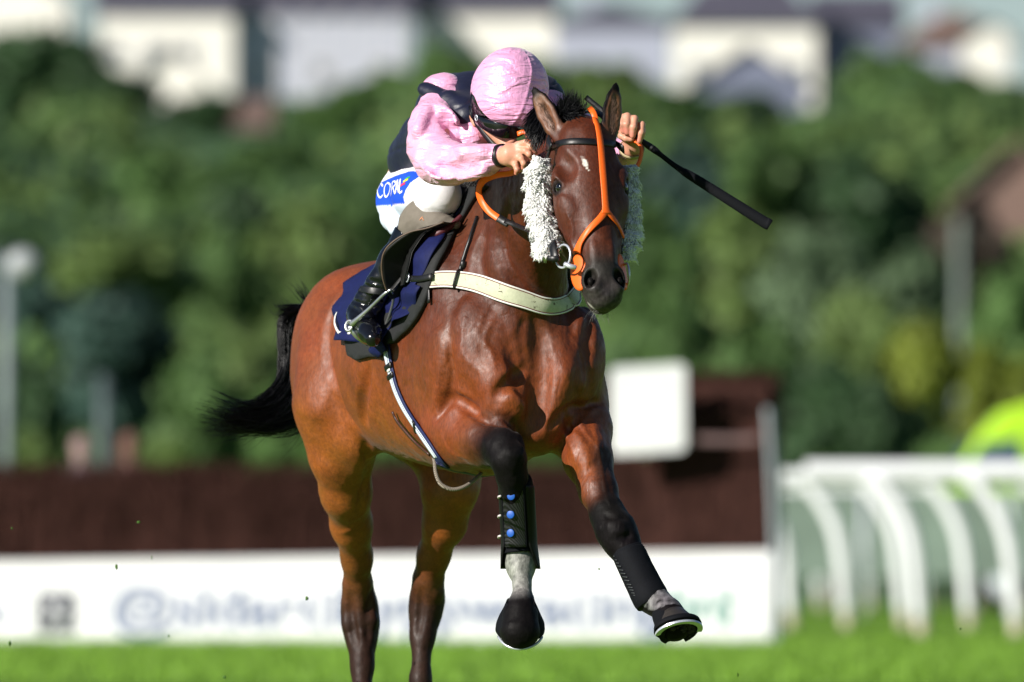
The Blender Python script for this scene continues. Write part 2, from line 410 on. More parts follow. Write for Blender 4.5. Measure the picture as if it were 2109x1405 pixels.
# ears
def ear(b, t, wdt, face, side):
    "a leaf-shaped cup: flattened body, hollowed on the side it faces"
    b = np.array(b); t = np.array(t); ax = norm(t - b); L = np.linalg.norm(t - b); fc = norm(face - ax * (face @ ax))
    prof = [(0, .62), (.25, .92), (.5, 1.0), (.72, .78), (.9, .38), (1, .08)]
    c = [b + ax * L * q + fc * (-.006 * math.sin(q * 3.1)) for q, _ in prof]; r = [wdt * w for _, w in prof]
    for i in range(len(c) - 1): hs.cone(c[i], c[i + 1], r[i], r[i + 1], .022 if i == 0 else .006, flat=(fc, .36))
    for i in range(0, len(c) - 2): hs.cone(c[i] + fc * .016, c[i + 1] + fc * .016, r[i] * .62, r[i + 1] * .62, .006, op='sub', flat=(fc, .55))
ear(P(1150, 282, 34.44), P(1096, 178, 34.50), .035, np.array([-.45, -.80, .1]), -1)
ear(P(1257, 285, 34.42), P(1270, 169, 34.46), .035, np.array([.55, -.75, .1]), 1)

# ---- sculpting on the surface: muscles, grooves, veins laid where the first pass put the skin
def bulge(px, py, r, h, k=.03, st=None):
    p, n = hs.hit(px, py)
    if p is None: return
    R_ = None; rr = (r, r, r)
    if st is not None:     # stretched along a picture direction
        q, _ = hs.hit(px + st[0] * 12, py + st[1] * 12)
        d = norm((q if q is not None else p + np.array([st[0], 0, -st[1]])) - p); d = norm(d - n * (d @ n)); R_ = np.array([d, np.cross(n, d), n]); rr = (r * st[2], r, r)
    else: R_ = np.array([norm(np.cross(n, (0, 0, 1))), norm(np.cross(n, np.cross(n, (0, 0, 1)))), n])
    rr = (rr[0], rr[1], r * .5)
    hs.ell(p - n * (r * .5 - h), rr, R_, k=k)
def groove(pix, r, depth, k=.02, n=14, op='sub'):
    q = spline(pix, n); pts = [hs.hit(a, b) for a, b in q]
    pts = [(p + (nn * (r - depth) if op == 'sub' else -nn * (r - depth)), nn) for p, nn in pts if p is not None]
    L_ = len(pts)
    for i in range(L_ - 1):
        if np.linalg.norm(pts[i][0] - pts[i + 1][0]) > .12: continue
        e = lambda j: r * (.35 + .65 * math.sin(math.pi * min(1, max(0, (j + .5) / L_))))
        hs.cone(pts[i][0], pts[i + 1][0], e(i), e(i + 1), k, op=op)
def vein(pix, r=.004, h=.003, n=14): groove(pix, r, h, k=.008, n=n, op='add')
# chest
groove([(1102, 665), (1104, 720), (1108, 800), (1100, 880)], .022, .013, .04)
groove([(1034, 660), (1052, 720), (1070, 770), (1068, 830)], .016, .009, .03); groove([(1078, 655), (1072, 700), (1084, 760)], .012, .007, .02)
groove([(900, 862), (922, 824), (958, 834), (1000, 864), (1058, 884)], .016, .018, .016)
groove([(945, 620), (935, 700), (925, 770), (915, 830)], .020, .008, .035)
groove([(1010, 850), (1040, 800), (1075, 760)], .014, .009, .025)
groove([(1135, 880), (1160, 852), (1200, 832), (1238, 830)], .013, .012, .018); groove([(1162, 845), (1172, 880), (1190, 905)], .008, .006, .012)
groove([(1215, 660), (1205, 730), (1212, 800)], .012, .003, .03)
bulge(985, 700, .075, .010, .04, (.2, 1, 1.8)); bulge(1035, 850, .05, .010, .03, (1, -.7, 1.4))
bulge(1160, 720, .02, .004, .03, (.15, 1, 4)); bulge(1195, 730, .02, .004, .03, (0, 1, 4)); bulge(1210, 790, .03, .004, .03, (-.2, 1, 2))
bulge(895, 760, .05, .006, .035, (0, 1, 2.2)); bulge(1060, 700, .05, .008, .04, (.2, 1, 1.8))
bulge(1210, 900, .040, .006, .03, (.15, 1, 2.2)); bulge(1190, 930, .03, .005, .02, (.4, 1, 2.2))
# neck
groove([(1050, 420), (1035, 500), (1070, 580), (1110, 620)], .020, .009, .035)
groove([(1000, 470), (985, 540), (1000, 590)], .018, .006, .03)
bulge(1075, 540, .05, .009, .03, (.4, 1, 2.0))
# haunch, flank and thigh
groove([(700, 610), (678, 660), (672, 720), (690, 790), (712, 850), (735, 880)], .018, .010, .03)
groove([(760, 760), (745, 830), (748, 870)], .012, .006, .03)
bulge(640, 760, .08, .006, .05, (0, 1, 2)); bulge(742, 970, .022, .003, .03, (.1, 1, 2.4)); groove([(752, 905), (758, 960), (750, 1010), (738, 1060)], .012, .006, .02); 

groove([(770, 1210), (760, 1255), (757, 1320)], .008, .005, .015); groove([(722, 1225), (722, 1280), (735, 1330)], .010, .006, .02)
groove([(868, 1215), (866, 1260), (860, 1310)], .008, .005, .015)
bulge(765, 1278, .022, .008, .015); bulge(714, 1285, .020, .005, .015); bulge(905, 1225, .02, .005, .015)
# knees
groove([(1245, 1060), (1268, 1070), (1288, 1066)], .006, .003, .012); groove([(1262, 1100), (1285, 1106), (1300, 1100)], .006, .003, .012)
bulge(1268, 1085, .026, .006, .02); bulge(1060, 925, .028, .006, .02)
# veins
groove([(1155, 322), (1165, 345), (1172, 362)], .018, .002, .03, 8)
bulge(1168, 450, .03, .004, .03, (.3, 1, 2)); bulge(1222, 520, .012, .003, .012, (.1, 1, 3)); bulge(1262, 520, .010, .003, .012, (.1, 1, 3))
for v_ in ([(1168, 440), (1180, 470), (1178, 500), (1186, 520)], [(1010, 880), (1000, 900), (1004, 930)], [(880, 720), (872, 760), (880, 800), (872, 830)], [(1015, 660), (1000, 690), (1002, 720)], [(1195, 860), (1205, 890), (1225, 910)], [(720, 905), (745, 940), (752, 985), (742, 1010)], [(742, 1010), (752, 1040), (745, 1062), (712, 1078)], [(700, 1100), (720, 1092), (750, 1078)], [(1010, 880), (1030, 868), (1045, 880)], [(1165, 905), (1185, 890), (1215, 850), (1235, 838)],
           [(1150, 880), (1168, 905), (1180, 930), (1185, 950)], [(905, 760), (900, 800), (890, 850), (893, 900)], [(930, 690), (918, 730), (925, 770), (915, 810)], [(960, 640), (950, 700), (960, 740), (1000, 770)],
           [(1225, 880), (1235, 940), (1245, 1000), (1255, 1040)], [(1000, 640), (985, 690), (1010, 720), (1020, 760)], [(1175, 690), (1195, 720), (1205, 770), (1195, 810)], [(905, 890), (925, 930), (960, 945)],
           [(1030, 500), (1040, 540), (1060, 570)]):
    vein(v_, .0042, .0022)
print('sdf', round(time.time() - T0, 1))
hV, hF = hs.mesh(2)
hN = vnormals(hV, hF)
if (hN[np.argmin(hV[:, 1])][1]) > 0: hF = hF[:, ::-1]; hN = -hN
# fine relief of skin over muscle
amp = np.clip((hV[:, 1] - 34.60) * 6, .15, 1) * np.where(hV[:, 1] > 35.7, .55, 1)
hV = hV + hN * ((noise(hV, 14) * .0022 + noise(hV + 9, 34) * .0013) * amp + noise(hV, 90) * .0004 - np.clip(1 - np.abs(noise(hV * np.array([1.5, 1, .8]) + noise(hV, 12)[:, None] * .02, 26)) * 7, 0, 1) * .0011 * amp)[:, None]
print('mesh', len(hV), round(time.time() - T0, 1))
# ---- coat pattern
def sm(x, a, b): t = np.clip((x - a) / (b - a), 0, 1); return t * t * (3 - 2 * t)
def mixc(C, col, w): return C * (1 - w[:, None]) + np.array(col)[None, :] * w[:, None]
def seg_t(Vv, a, b):
    ab = b - a; t = np.clip(((Vv - a) @ ab) / (ab @ ab), 0, 1); return t, np.linalg.norm(Vv - a - t[:, None] * ab, axis=1)
C = np.tile(np.array([.175, .0385, .0075]), (len(hV), 1))
rel = hV - HO; hu = rel @ BU; hv = rel @ BV; hz = hV[:, 2]
n1 = noise(hV, 5) * .5 + noise(hV, 13) * .3 + noise(hV, 40) * .2
C = mixc(C, (.225, .062, .0100), sm(1.32 - hz + n1 * .08, 0, .35) * sm(hu, .35, .7))        # golden belly and flank
C = mixc(C, (.054, .0105, .0034), sm(.75 - hu + n1 * .2, 0, .5) * sm(hz + n1 * .1, 1.15, 1.5) * .85)  # darker neck and shoulder
C = mixc(C, (.09, .026, .011), sm(hz, 1.58, 1.72) * sm(hu, .0, .3) * .6)
def dark(chainpts, i0, ramp_len, col=(.0055, .0045, .005), rad=.12, wgt=1.):
    "everything beyond joint i0 of a leg turns dark"
    global C
    best = np.full(len(hV), 9.); s_at = np.zeros(len(hV)); acc = 0
    pts = [q for q, _ in chainpts]
    L0 = None
    for i in range(len(pts) - 1):
        t, d = seg_t(hV, pts[i], pts[i + 1]); ln = np.linalg.norm(pts[i + 1] - pts[i])
        if i == i0: L0 = acc
        m = d < best; best = np.where(m, d, best); s_at = np.where(m, acc + t * ln, s_at); acc += ln
    w = sm(s_at + n1 * .03, L0 - ramp_len, L0) * (1 - sm(best, rad * .75, rad)) * wgt
    C = mixc(C, col, w)
dark(NF, 3, .19, rad=.12); dark(OF, 4, .13); dark(NH, 8, .42, (.014, .008, .007), .20, .95); dark(FH, 7, .36, (.014, .008, .007), .17, .95)
# black down the front of the off forearm
t_, d_ = seg_t(hV, P(1250, 940, 34.95), P(1275, 1060, 34.78)); C = mixc(C, (.006, .005, .005), (1 - sm(d_, .03, .065)) * .85)
# white sock on the near fore pastern, grey roan at its edges
t_, d_ = seg_t(hV, P(1072, 1160, 34.9), P(1076, 1225, 34.85)); C = mixc(C, (.34, .33, .31), (d_ < .085) * sm(hz + n1 * .02, P(0, 1236, 34.85)[2], P(0, 1200, 34.85)[2]) * (.62 + .3 * noise(hV, 120)).clip(0, 1))
t_, d_ = seg_t(hV, P(1350, 1228, 34.7), P(1375, 1245, 34.67)); C = mixc(C, (.22, .22, .22), (d_ < .05) * (.4 + .5 * noise(hV, 90)).clip(0, 1))
# head: dark muzzle, mealy lip, white star
hq = hV - (HA + hn * .055); f_ = (hq @ hf) * .60 / HL; s__ = hq @ hsd; n_ = hq @ hn
onhead = (f_ > -.05) & (f_ < .68) & (np.abs(s__) < .14) & (n_ > -.26) & (n_ < .05) & (hV[:, 1] < 34.62)
C = mixc(C, (.072, .0155, .0050), onhead * .85 * sm(f_, .02, .1))
C = mixc(C, (.045, .016, .010), onhead * sm(n_, -.10, -.16) * .6)
C = mixc(C, (.020, .016, .015), onhead * sm(f_ + n1 * .02, .395, .490))
C = mixc(C, (.045, .040, .038), onhead * sm(f_ + n1 * .012, .54, .575) * (.5 + .5 * noise(hV, 150)).clip(0, 1))
lip = np.linalg.norm((hV - HD(.583, -.040, -.082)) / np.array([1.6, 1, 1]), axis=1); C = mixc(C, (.55, .52, .48), (1 - sm(lip + n1 * .008, .004, .016)) * .9)
st_ = np.sqrt(((f_ - .158) / .020) ** 2 + ((s__ + .026 - (f_ - .158) * .3) / .0070) ** 2) + noise(hV, 160) * .5
C = mixc(C, (.62, .58, .52), onhead * (1 - sm(st_, .7, 1.25)) * (n_ > -.05))
for s_ in (-1, 1):
    e_ = np.linalg.norm(hV - HD(.210, s_ * .102, -.042), axis=1); C = mixc(C, (.012, .009, .009), (1 - sm(e_, .020, .036)) * .95)
    e_ = np.sqrt((((hV - HD(.522, s_ * .046, -.030)) @ RH.T / np.array([.034, .024, .03])) ** 2).sum(1)); C = mixc(C, (.006, .005, .005), (1 - sm(e_, .55, 1.0)))
# ears: lighter hair, dark rim and tip
for b_, t_p in ((P(1152, 285, 34.44), P(1096, 178, 34.50)), (P(1259, 290, 34.42), P(1271, 169, 34.46))):
    t, d = seg_t(hV, b_, t_p); on = (d < .045) & (hz > 1.93)
    C = mixc(C, (.16, .062, .026), on * sm(t, .05, .3)); wl_ = np.interp(t, [0, .25, .5, .72, .9, 1], [.62, .92, 1, .78, .38, .08]) * .035
    C = mixc(C, (.0055, .0045, .005), on * np.maximum(sm(d, wl_ - .008, wl_ - .002) * sm(t, .12, .3), sm(t, .70, .88)))
C = C * (1 + .16 * noise(hV, 9) + .14 * noise(hV, 22) + .12 * noise(hV, 75))[:, None]; C[:, 1] *= 1 + .10 * noise(hV + 4, 11)
C = np.clip(C, .003, 1)
M_coat, n_, b_ = tinted('bay_coat', rough=.42, scale=210, bmp=.55, bdist=.0010, stretch=(1, 1, .28), var=.42)
setp(b_, Specular_IOR_Level=.34, Sheen_Weight=.03, Sheen_Roughness=.35)
tt = noise_node(n_, 38, 3, .5); rr_ = ramp(n_, tt.outputs[0], [(.3, (.43,) * 3), (.7, (.62,) * 3)]); n_.links.new(rr_.outputs[0], b_.inputs['Roughness'])
at_ = [q for q in n_.nodes if q.type == 'ATTRIBUTE'][0]; r2_ = ramp(n_, at_.outputs['Fac'], [(.006, (.08,) * 3), (.04, (.48,) * 3)]); n_.links.new(r2_.outputs[0], b_.inputs['Specular IOR Level'])
t2 = noise_node(n_, 60, 6, .65, .6); t3 = noise_node(n_, 26, 5, .6, .4, stretch=(1.6, 1, .7)); t3.noise_type = 'RIDGED_MULTIFRACTAL'; bq = bump(n_, b_, t3.outputs[0], .30, .0022, prev=[q for q in n_.nodes if q.type == 'BUMP'][0]); bump(n_, b_, t2.outputs[0], .55, .0022, prev=bq) if True else bump(n_, b_, t2.outputs[0], .35, .0016, prev=[q for q in n_.nodes if q.type == 'BUMP'][0])
horse = empty('horse', H(.8, 0, 0), label='bay racehorse galloping towards the camera with white sheepskin cheekpieces and one pale pastern', cat='horse')
hbody = mk('body', hV, hF, M_coat, horse); color_attr(hbody, C)
bvh = BVHTree.FromPolygons([tuple(v) for v in hV.tolist()], hF.tolist())
CAMV = Vector((0, 0, CAM_Z))
def hit(px, py, tree=None, far=60):
    "photo pixel -> point on the horse's skin and its normal"
    d = (Vector(P(px, py, 35)) - CAMV).normalized(); r = (tree or bvh).ray_cast(CAMV, d, far)
    if r[0] is None: return None, None
    nrm = r[1]; nrm = nrm if nrm.dot(d) < 0 else -nrm
    return np.array(r[0]), np.array(nrm)
# ================================================================ hair, eyes, hooves of the horse
from mathutils.geometry import delaunay_2d_cdt
def sstrip(pix, off=.003, n=None, ymin=0):
    "points and normals on the skin under a line of photo pixels"
    q = spline(pix, n) if n else np.asarray(pix, float); out = []; nn = []
    for a in q:
        p, m = hit(a[0], a[1])
        if p is not None and p[1] > ymin: out.append(p + m * off); nn.append(m)
    return np.array(out), np.array(nn)
def soften(A, it=2):
    A = A.copy()
    for _ in range(it): A[1:-1] = A[1:-1] * .5 + (A[:-2] + A[2:]) * .25
    return A
def strap(pix, w, t, off=.003, n=24, it=3):
    "w may be a number or one width per pixel point"
    c, m = sstrip([q[:2] for q in pix], off, n); m = soften(m, it * 2)
    if not np.isscalar(w): w = np.interp(np.linspace(0, 1, len(c)), np.linspace(0, 1, len(w)), w)
    return ribbon(soften(c, it), m, w, t)
def strands(mb, n, roots, paths, r0=.0016, seg=9, jit=.01, rng=random):
    "thin tapered hairs: each follows a blend of guide paths (lists of points of equal length)"
    G = np.array(paths)                                                          # guides, points, 3
    for _ in range(n):
        w = np.array([rng.random() ** TW for _ in G]); w /= w.sum(); c = np.tensordot(w, G, 1)
        amp = jit * np.linspace(.25, 1.6, len(c))[:, None]; u_ = np.linspace(0, 1, len(c))[:, None]; g3 = lambda: np.array([rng.gauss(0, 1) for _ in range(3)]); c = c + (g3() * .5 + g3() * u_ * 1.6 + g3() * np.sin(u_ * 3.1) * .7 + g3() * u_ ** 2 * .9) * jit * 1.3
        L = rng.uniform(.75, 1.05); c = spline(c, seg); k = max(4, int(seg * L)); c = c[:k]
        T = np.gradient(c, axis=0); T /= np.linalg.norm(T, axis=1)[:, None] + 1e-9; s_ = np.cross(T, (.3, 1, .2)); s_ /= np.linalg.norm(s_, axis=1)[:, None] + 1e-9; b = np.cross(T, s_)
        rr = r0 * rng.uniform(.6, 1.3) * np.linspace(1, .12, k)[:, None]
        V = np.stack([c + s_ * rr, c - s_ * rr * .5 + b * rr * .86, c - s_ * rr * .5 - b * rr * .86], 1).reshape(-1, 3)
        mb.add(V, [(i * 3 + j, i * 3 + (j + 1) % 3, i * 3 + 3 + (j + 1) % 3, i * 3 + 3 + j) for i in range(k - 1) for j in range(3)])
TW = 3
M_hair = plain('black_hair', (.003, .003, .0045), .45, .3, 60, .2, .001, Specular_IOR_Level=.3)
M_eye = plain('wet_eye', (.003, .002, .002), .04, .1, 10, 0, Coat_Weight=1.0, Coat_Roughness=.03)
M_worn = plain('worn_shoe', (.010, .010, .010), .9, .3, 40, .2, .0006, Specular_IOR_Level=.1)
M_hoof = plain('hoof_horn', (.028, .024, .022), .45, .3, 40, .3, .001)
M_steel = plain('steel', (.60, .63, .70), .30, .1, 40, .1, .0005, metal=.5)
def sphere(c, r, seg=20, R=None, sc=(1, 1, 1)):
    V = []; F = []; m = seg // 2
    for i in range(m + 1):
        a = math.pi * i / m
        for j in range(seg): b = 2 * math.pi * j / seg; V.append((math.sin(a) * math.cos(b) * sc[0], math.sin(a) * math.sin(b) * sc[1], math.cos(a) * sc[2]))
    for i in range(m):
        for j in range(seg): F.append((i * seg + j, (i + 1) * seg + j, (i + 1) * seg + (j + 1) % seg, i * seg + (j + 1) % seg))
    V = np.array(V) * r
    if R is not None: V = V @ np.array(R)
    return V + np.array(c), F
for s_ in (-1, 1):
    V, F = sphere(HD(.210, s_ * .090, -.043), .0225, 24); mk('eye', V, F, M_eye, horse)
# mane: the flap lying on the near side of the neck, the tuft between the ears, the crest behind
def path(*p): return [P(*q) for q in p]
mb = MB()
strands(mb, 800, None, [path((1118, 215, 34.60), (1100, 220, 34.57), (1085, 232, 34.55), (1074, 236, 34.54)), path((1122, 235, 34.58), (1100, 255, 34.56), (1086, 275, 34.54), (1080, 290, 34.54)),
        path((1130, 225, 34.57), (1118, 262, 34.54), (1106, 292, 34.52), (1098, 318, 34.52)), path((1126, 250, 34.56), (1124, 280, 34.53), (1118, 300, 34.51), (1112, 314, 34.51)), path((1112, 216, 34.62), (1094, 238, 34.57), (1086, 262, 34.55), (1084, 280, 34.54))], .0026, 9, .0030)
strands(mb, 900, None, [path((1150, 245, 34.52), (1142, 225, 34.50), (1136, 212, 34.48), (1128, 200, 34.47)), path((1165, 240, 34.50), (1168, 212, 34.47), (1174, 196, 34.46), (1182, 178, 34.46)),
        path((1188, 245, 34.48), (1190, 212, 34.46), (1193, 190, 34.45), (1192, 172, 34.45)), path((1205, 245, 34.47), (1210, 225, 34.45), (1214, 212, 34.44), (1212, 202, 34.44)),
        path((1140, 262, 34.50), (1136, 240, 34.50), (1132, 222, 34.50), (1124, 212, 34.50)), path((1200, 235, 34.46), (1200, 252, 34.42), (1206, 265, 34.40), (1212, 276, 34.39)), path((1175, 235, 34.47), (1170, 248, 34.43), (1180, 262, 34.41), (1196, 270, 34.40))], .0026, 9, .0038)
cr = [(H(.50, 0, 1.80), 0), (H(.30, 0, 1.84), 0), (P(1095, 330, 35.0), 0), (P(1128, 290, 34.75), 0), (P(1150, 270, 34.62), 0)]
crest = spline([c for c, _ in cr], 60)
for c in crest:
    g = [[c, c + np.array([-.02, 0, .025]), c + np.array([-.055, 0, 0]), c + np.array([-.085, 0, -.06])], [c, c + np.array([.0, 0, .035]), c + np.array([-.02, 0, .05]), c + np.array([-.05, 0, .03])]]
    strands(mb, 9, None, g, .0018, 7, .004)
mb.build('mane', M_hair, horse)
mb = MB(); R0 = (655, 640, 36.78)
TW = 6
strands(mb, 1500, None, [path(R0, (612, 668, 36.80), (596, 740, 36.80), (566, 800, 36.75), (510, 835, 36.70), (436, 806, 36.62)),
        path(R0, (630, 690, 36.82), (620, 770, 36.82), (596, 840, 36.78), (522, 880, 36.70), (404, 886, 36.60)),
        path(R0, (640, 700, 36.82), (640, 790, 36.84), (620, 855, 36.8), (550, 890, 36.72), (405, 848, 36.6)),
        path(R0, (645, 700, 36.82), (648, 780, 36.84), (645, 850, 36.82), (615, 884, 36.78), (540, 896, 36.7)),
        path(R0, (585, 650, 36.80), (580, 710, 36.80), (584, 770, 36.78), (552, 822, 36.74), (470, 850, 36.68)),
        path(R0, (600, 660, 36.82), (598, 740, 36.80), (586, 815, 36.78), (530, 870, 36.72), (425, 908, 36.66))], .0036, 16, .006)
strands(mb, 260, None, [path(R0, (630, 636, 36.8), (606, 638, 36.78), (588, 640, 36.76), (578, 636, 36.75), (574, 618, 36.75)), path(R0, (632, 650, 36.8), (602, 656, 36.78), (586, 680, 36.76), (586, 715, 36.75), (578, 765, 36.75)),
        path(R0, (640, 632, 36.8), (622, 634, 36.8), (604, 646, 36.8), (588, 662, 36.8), (582, 690, 36.8))], .0030, 12, .006)
strands(mb, 30, None, [path((640, 640, 36.76), (628, 630, 36.75), (618, 618, 36.75), (608, 606, 36.75), (594, 596, 36.75), (574, 590, 36.74)), path((642, 635, 36.76), (635, 620, 36.75), (628, 606, 36.75), (622, 596, 36.74), (616, 586, 36.74), (610, 574, 36.74))], .0016, 12, .006)
strands(mb, 60, None, [path((640, 800, 36.8), (636, 850, 36.8), (620, 890, 36.78), (600, 910, 36.76), (575, 926, 36.75), (540, 925, 36.74)), path((600, 780, 36.8), (575, 820, 36.8), (545, 845, 36.78), (520, 870, 36.76), (480, 900, 36.75), (430, 895, 36.74)),
        path((600, 740, 36.8), (570, 790, 36.8), (540, 820, 36.78), (510, 838, 36.76), (490, 850, 36.75), (470, 855, 36.74))], .0013, 14, .010)
TW = 3
mb.build('tail', M_hair, horse)
# whiskers on the chin
mb = MB()
for _ in range(90):
    a = random.uniform(-1, 1); p = HD(random.uniform(.565, .60), a * .034, random.uniform(-.135, -.095)); d = hf * random.uniform(.6, 1) + hsd * a * .5 - hn * .3 + np.array([random.gauss(0, .2) for _ in range(3)])
    strands(mb, 1, None, [[p, p + d * .010, p + d * .018, p + d * .026 + np.array([0, 0, -.003])]], .00035, 5, .0006)
mb.build('whiskers', plain('grey_whisker', (.2, .19, .18), .6), horse)
# fuzz inside the ears
M_earh = plain('ear_hair_brown', (.10, .05, .03), .6)
for b_, t_, fc in ((P(1150, 282, 34.43), P(1100, 190, 34.48), np.array([-.35, -.9, 0])), (P(1257, 285, 34.41), P(1268, 185, 34.44), np.array([.3, -.9, 0]))):
    mb = MB()
    for _ in range(150):
        q = random.uniform(.08, .75); p = b_ + (t_ - b_) * q + np.array([random.gauss(0, .007), 0, 0]) - fc * .004; d = norm((t_ - b_)) * .9 + np.array([random.gauss(0, .35), 0, 0]) + fc * .15
        strands(mb, 1, None, [[p, p + d * .008, p + d * .015, p + d * .02]], .0005, 4, .0004)
    mb.build('ear_hair', M_earh, horse)

# ---- hooves and shoes
def rings(centres, R, radii, seg=28, cap=(True, True), sq=None):
    "loft of ellipses: R = rows (side, front, axis); radii = (side, front) per ring"
    a = np.linspace(0, 2 * math.pi, seg, endpoint=False); V = []
    for c, (ra, rb) in zip(centres, radii): V.append(np.array(c) + np.outer(np.cos(a) * ra, R[0]) + np.outer(np.sin(a) * rb, R[1]))
    n = len(V); V = np.concatenate(V); F = [(i * seg + j, i * seg + (j + 1) % seg, (i + 1) * seg + (j + 1) % seg, (i + 1) * seg + j) for i in range(n - 1) for j in range(seg)]
    if cap[0]: F.append(tuple(range(seg - 1, -1, -1)))
    if cap[1]: F.append(tuple(range((n - 1) * seg, n * seg)))
    return V, F
def basis(axis, front):
    ax = norm(axis); f = norm(np.array(front) - ax * (np.array(front) @ ax)); return np.array([np.cross(f, ax), f, ax])
def hoof_set(top, bottom, front, scale=1.0):
    "horn wall and steel shoe; front = where the toe points"
    R = basis(bottom - top, front); L = np.linalg.norm(bottom - top); g = empty_part
    cs = [top + R[2] * L * q + R[1] * .022 * q * scale for q in (0, .35, .7, 1)]
    V, F = rings(cs, R, [(.046 * scale, .048 * scale), (.052 * scale, .055 * scale), (.059 * scale, .062 * scale), (.063 * scale, .066 * scale)], 30)
    h_ = mk('hoof', V, F, M_hoof, horse)
    mb = MB(); seg = 26; c = bottom + R[1] * .022 * scale + R[2] * .004; V = []
    for i in range(seg):
        a = math.radians(-60) + math.radians(300) * i / (seg - 1)
        for rr, zz in ((1.02, 0), (.72, 0), (.72, .009), (1.02, .009)): V.append(c + R[0] * math.cos(a) * .063 * scale * rr + R[1] * math.sin(a) * .066 * scale * rr + R[2] * zz)
    F = [(i * 4 + j, i * 4 + (j + 1) % 4, i * 4 + 4 + (j + 1) % 4, i * 4 + 4 + j) for i in range(seg - 1) for j in range(4)] + [(0, 1, 2, 3), tuple(seg * 4 - k for k in (1, 2, 3, 4))]
    mb.add(V, F); sh = mb.build('shoe', M_worn, None, smooth=False); sh.parent = h_; sh.matrix_parent_inverse = Matrix.Identity(4)
    # clips
    return h_, R, cs
empty_part = None
NFax = norm(np.array([0, .60, -.80])); NFfr = norm(np.array([-.02, -.80, -.60])); NFt = P(1072, 1252, 34.845); NFb = NFt + NFax * .062; hoof_set(NFt, NFb, NFfr)
OFt = P(1383, 1268, 34.65); OFn = norm(np.array([.20, -.42, -.88])); OFb = P(1392, 1296, 34.62) + OFn * .012
hoof_set(OFt, OFb, (.25, -1, .45), .98)
hoof_set(P(748, 1545, 36.38), P(749, 1578, 36.32), (0, -1, 0)); hoof_set(P(868, 1541, 36.34), P(869, 1574, 36.28), (0, -1, 0))

# ================================================================ overreach boots and tendon boots
M_neo = plain('black_neoprene', (.0022, .0028, .005), .8, .35, 180, .5, .0008, Specular_IOR_Level=.18)
M_shell = plain('black_boot_shell', (.0025, .0025, .003), .55, .3, 90, .4, .001, Specular_IOR_Level=.3)
def shell(V, F): return V, F
# bells
R = basis(NFax, NFfr); top = NFt - NFax * .016; cs = [top + NFax * a + R[1] * b for a, b in ((0, .002), (.018, .006), (.042, .015), (.064, .023), (.076, .025), (.080, .025))]
V, F = rings(cs, R, [(.040, .038), (.050, .048), (.062, .060), (.072, .071), (.0735, .073), (.066, .066)], 44, (False, False))
V = V + (noise(V, 55) * .0016)[:, None] * np.array([1, -1, 0]); a_ = np.linspace(0, 2 * math.pi, 44, endpoint=False)
V[:44] += NFax * (.012 * np.clip(np.sin(a_), 0, 1) ** 3)[:, None] - NFax * (.010 * np.abs(np.cos(a_)) ** 4)[:, None]
b1 = mk('overreach_boot', V, F, M_neo); tag(b1, 'black overreach boot on the hoof of the bent foreleg, under the pale pastern', 'hoof boot', 'overreach boots on the front hooves')
sol = b1.modifiers.new('thickness', 'SOLIDIFY'); sol.thickness = .003; sol.offset = 1
mb = MB(); seg = 16
V, F = tube([NFb + NFax * .012 + R[1] * (.022 + .089 * math.sin(a)) + R[0] * .070 * math.cos(a) for a in np.linspace(.3, 2.84, 20)], .0042, None, 8); mb.add(V, F)
sh = mb.build('shoe_edge', M_steel, b1)
R = basis(OFn, (.25, -1, .45)); ax = OFb - P(1358, 1245, 34.69)
c0 = P(1367, 1252, 34.685); cs = [c0, c0 + ax * .30, c0 + ax * .62, OFb - OFn * .020, OFb - OFn * .004]
V, F = rings([c + R[1] * .012 * q for c, q in zip(cs, (0, .5, 1, 1.5, 1.8))], R, [(.036, .032), (.050, .046), (.060, .058), (.068, .067), (.072, .070)], 40, (False, False))
V = V + (noise(V, 55) * .0014)[:, None] * np.array([1, -1, 0])
b2 = mk('overreach_boot', V, F, M_neo); tag(b2, 'black overreach boot on the outstretched forefoot, its steel shoe showing', 'hoof boot', 'overreach boots on the front hooves')
sol = b2.modifiers.new('thickness', 'SOLIDIFY'); sol.thickness = .003; sol.offset = 1
mb = MB(); V = []; seg = 30; c = OFb + R[1] * .0225 + OFn * .004
for i in range(seg):
    a = math.radians(-8) + math.radians(196) * i / (seg - 1)
    for rr, zz in ((1.02, 0), (.80, 0), (.80, .007), (1.02, .007)): V.append(c + R[0] * math.cos(a) * .073 * rr + R[1] * math.sin(a) * .071 * rr + OFn * zz)
mb.add(V, [(i * 4 + j, i * 4 + (j + 1) % 4, i * 4 + 4 + (j + 1) % 4, i * 4 + 4 + j) for i in range(seg - 1) for j in range(4)]); mb.build('shoe_edge', M_steel, b2, smooth=False)
mb = MB()       # soil and grass packed in the sole
for _ in range(60):
    a = random.uniform(0, 6.28); q = random.uniform(0, .055); V, F = sphere(OFb + R[1] * .02 + R[0] * math.cos(a) * q + R[1] * math.sin(a) * q + OFn * random.uniform(0, .008), random.uniform(.004, .010), 8); mb.add(V + (noise(V, 200) * .002)[:, None], F)
mb.build('packed_soil', plain('turf_soil', (.018, .014, .010), .9, .4, 90, .6, .002), b2)
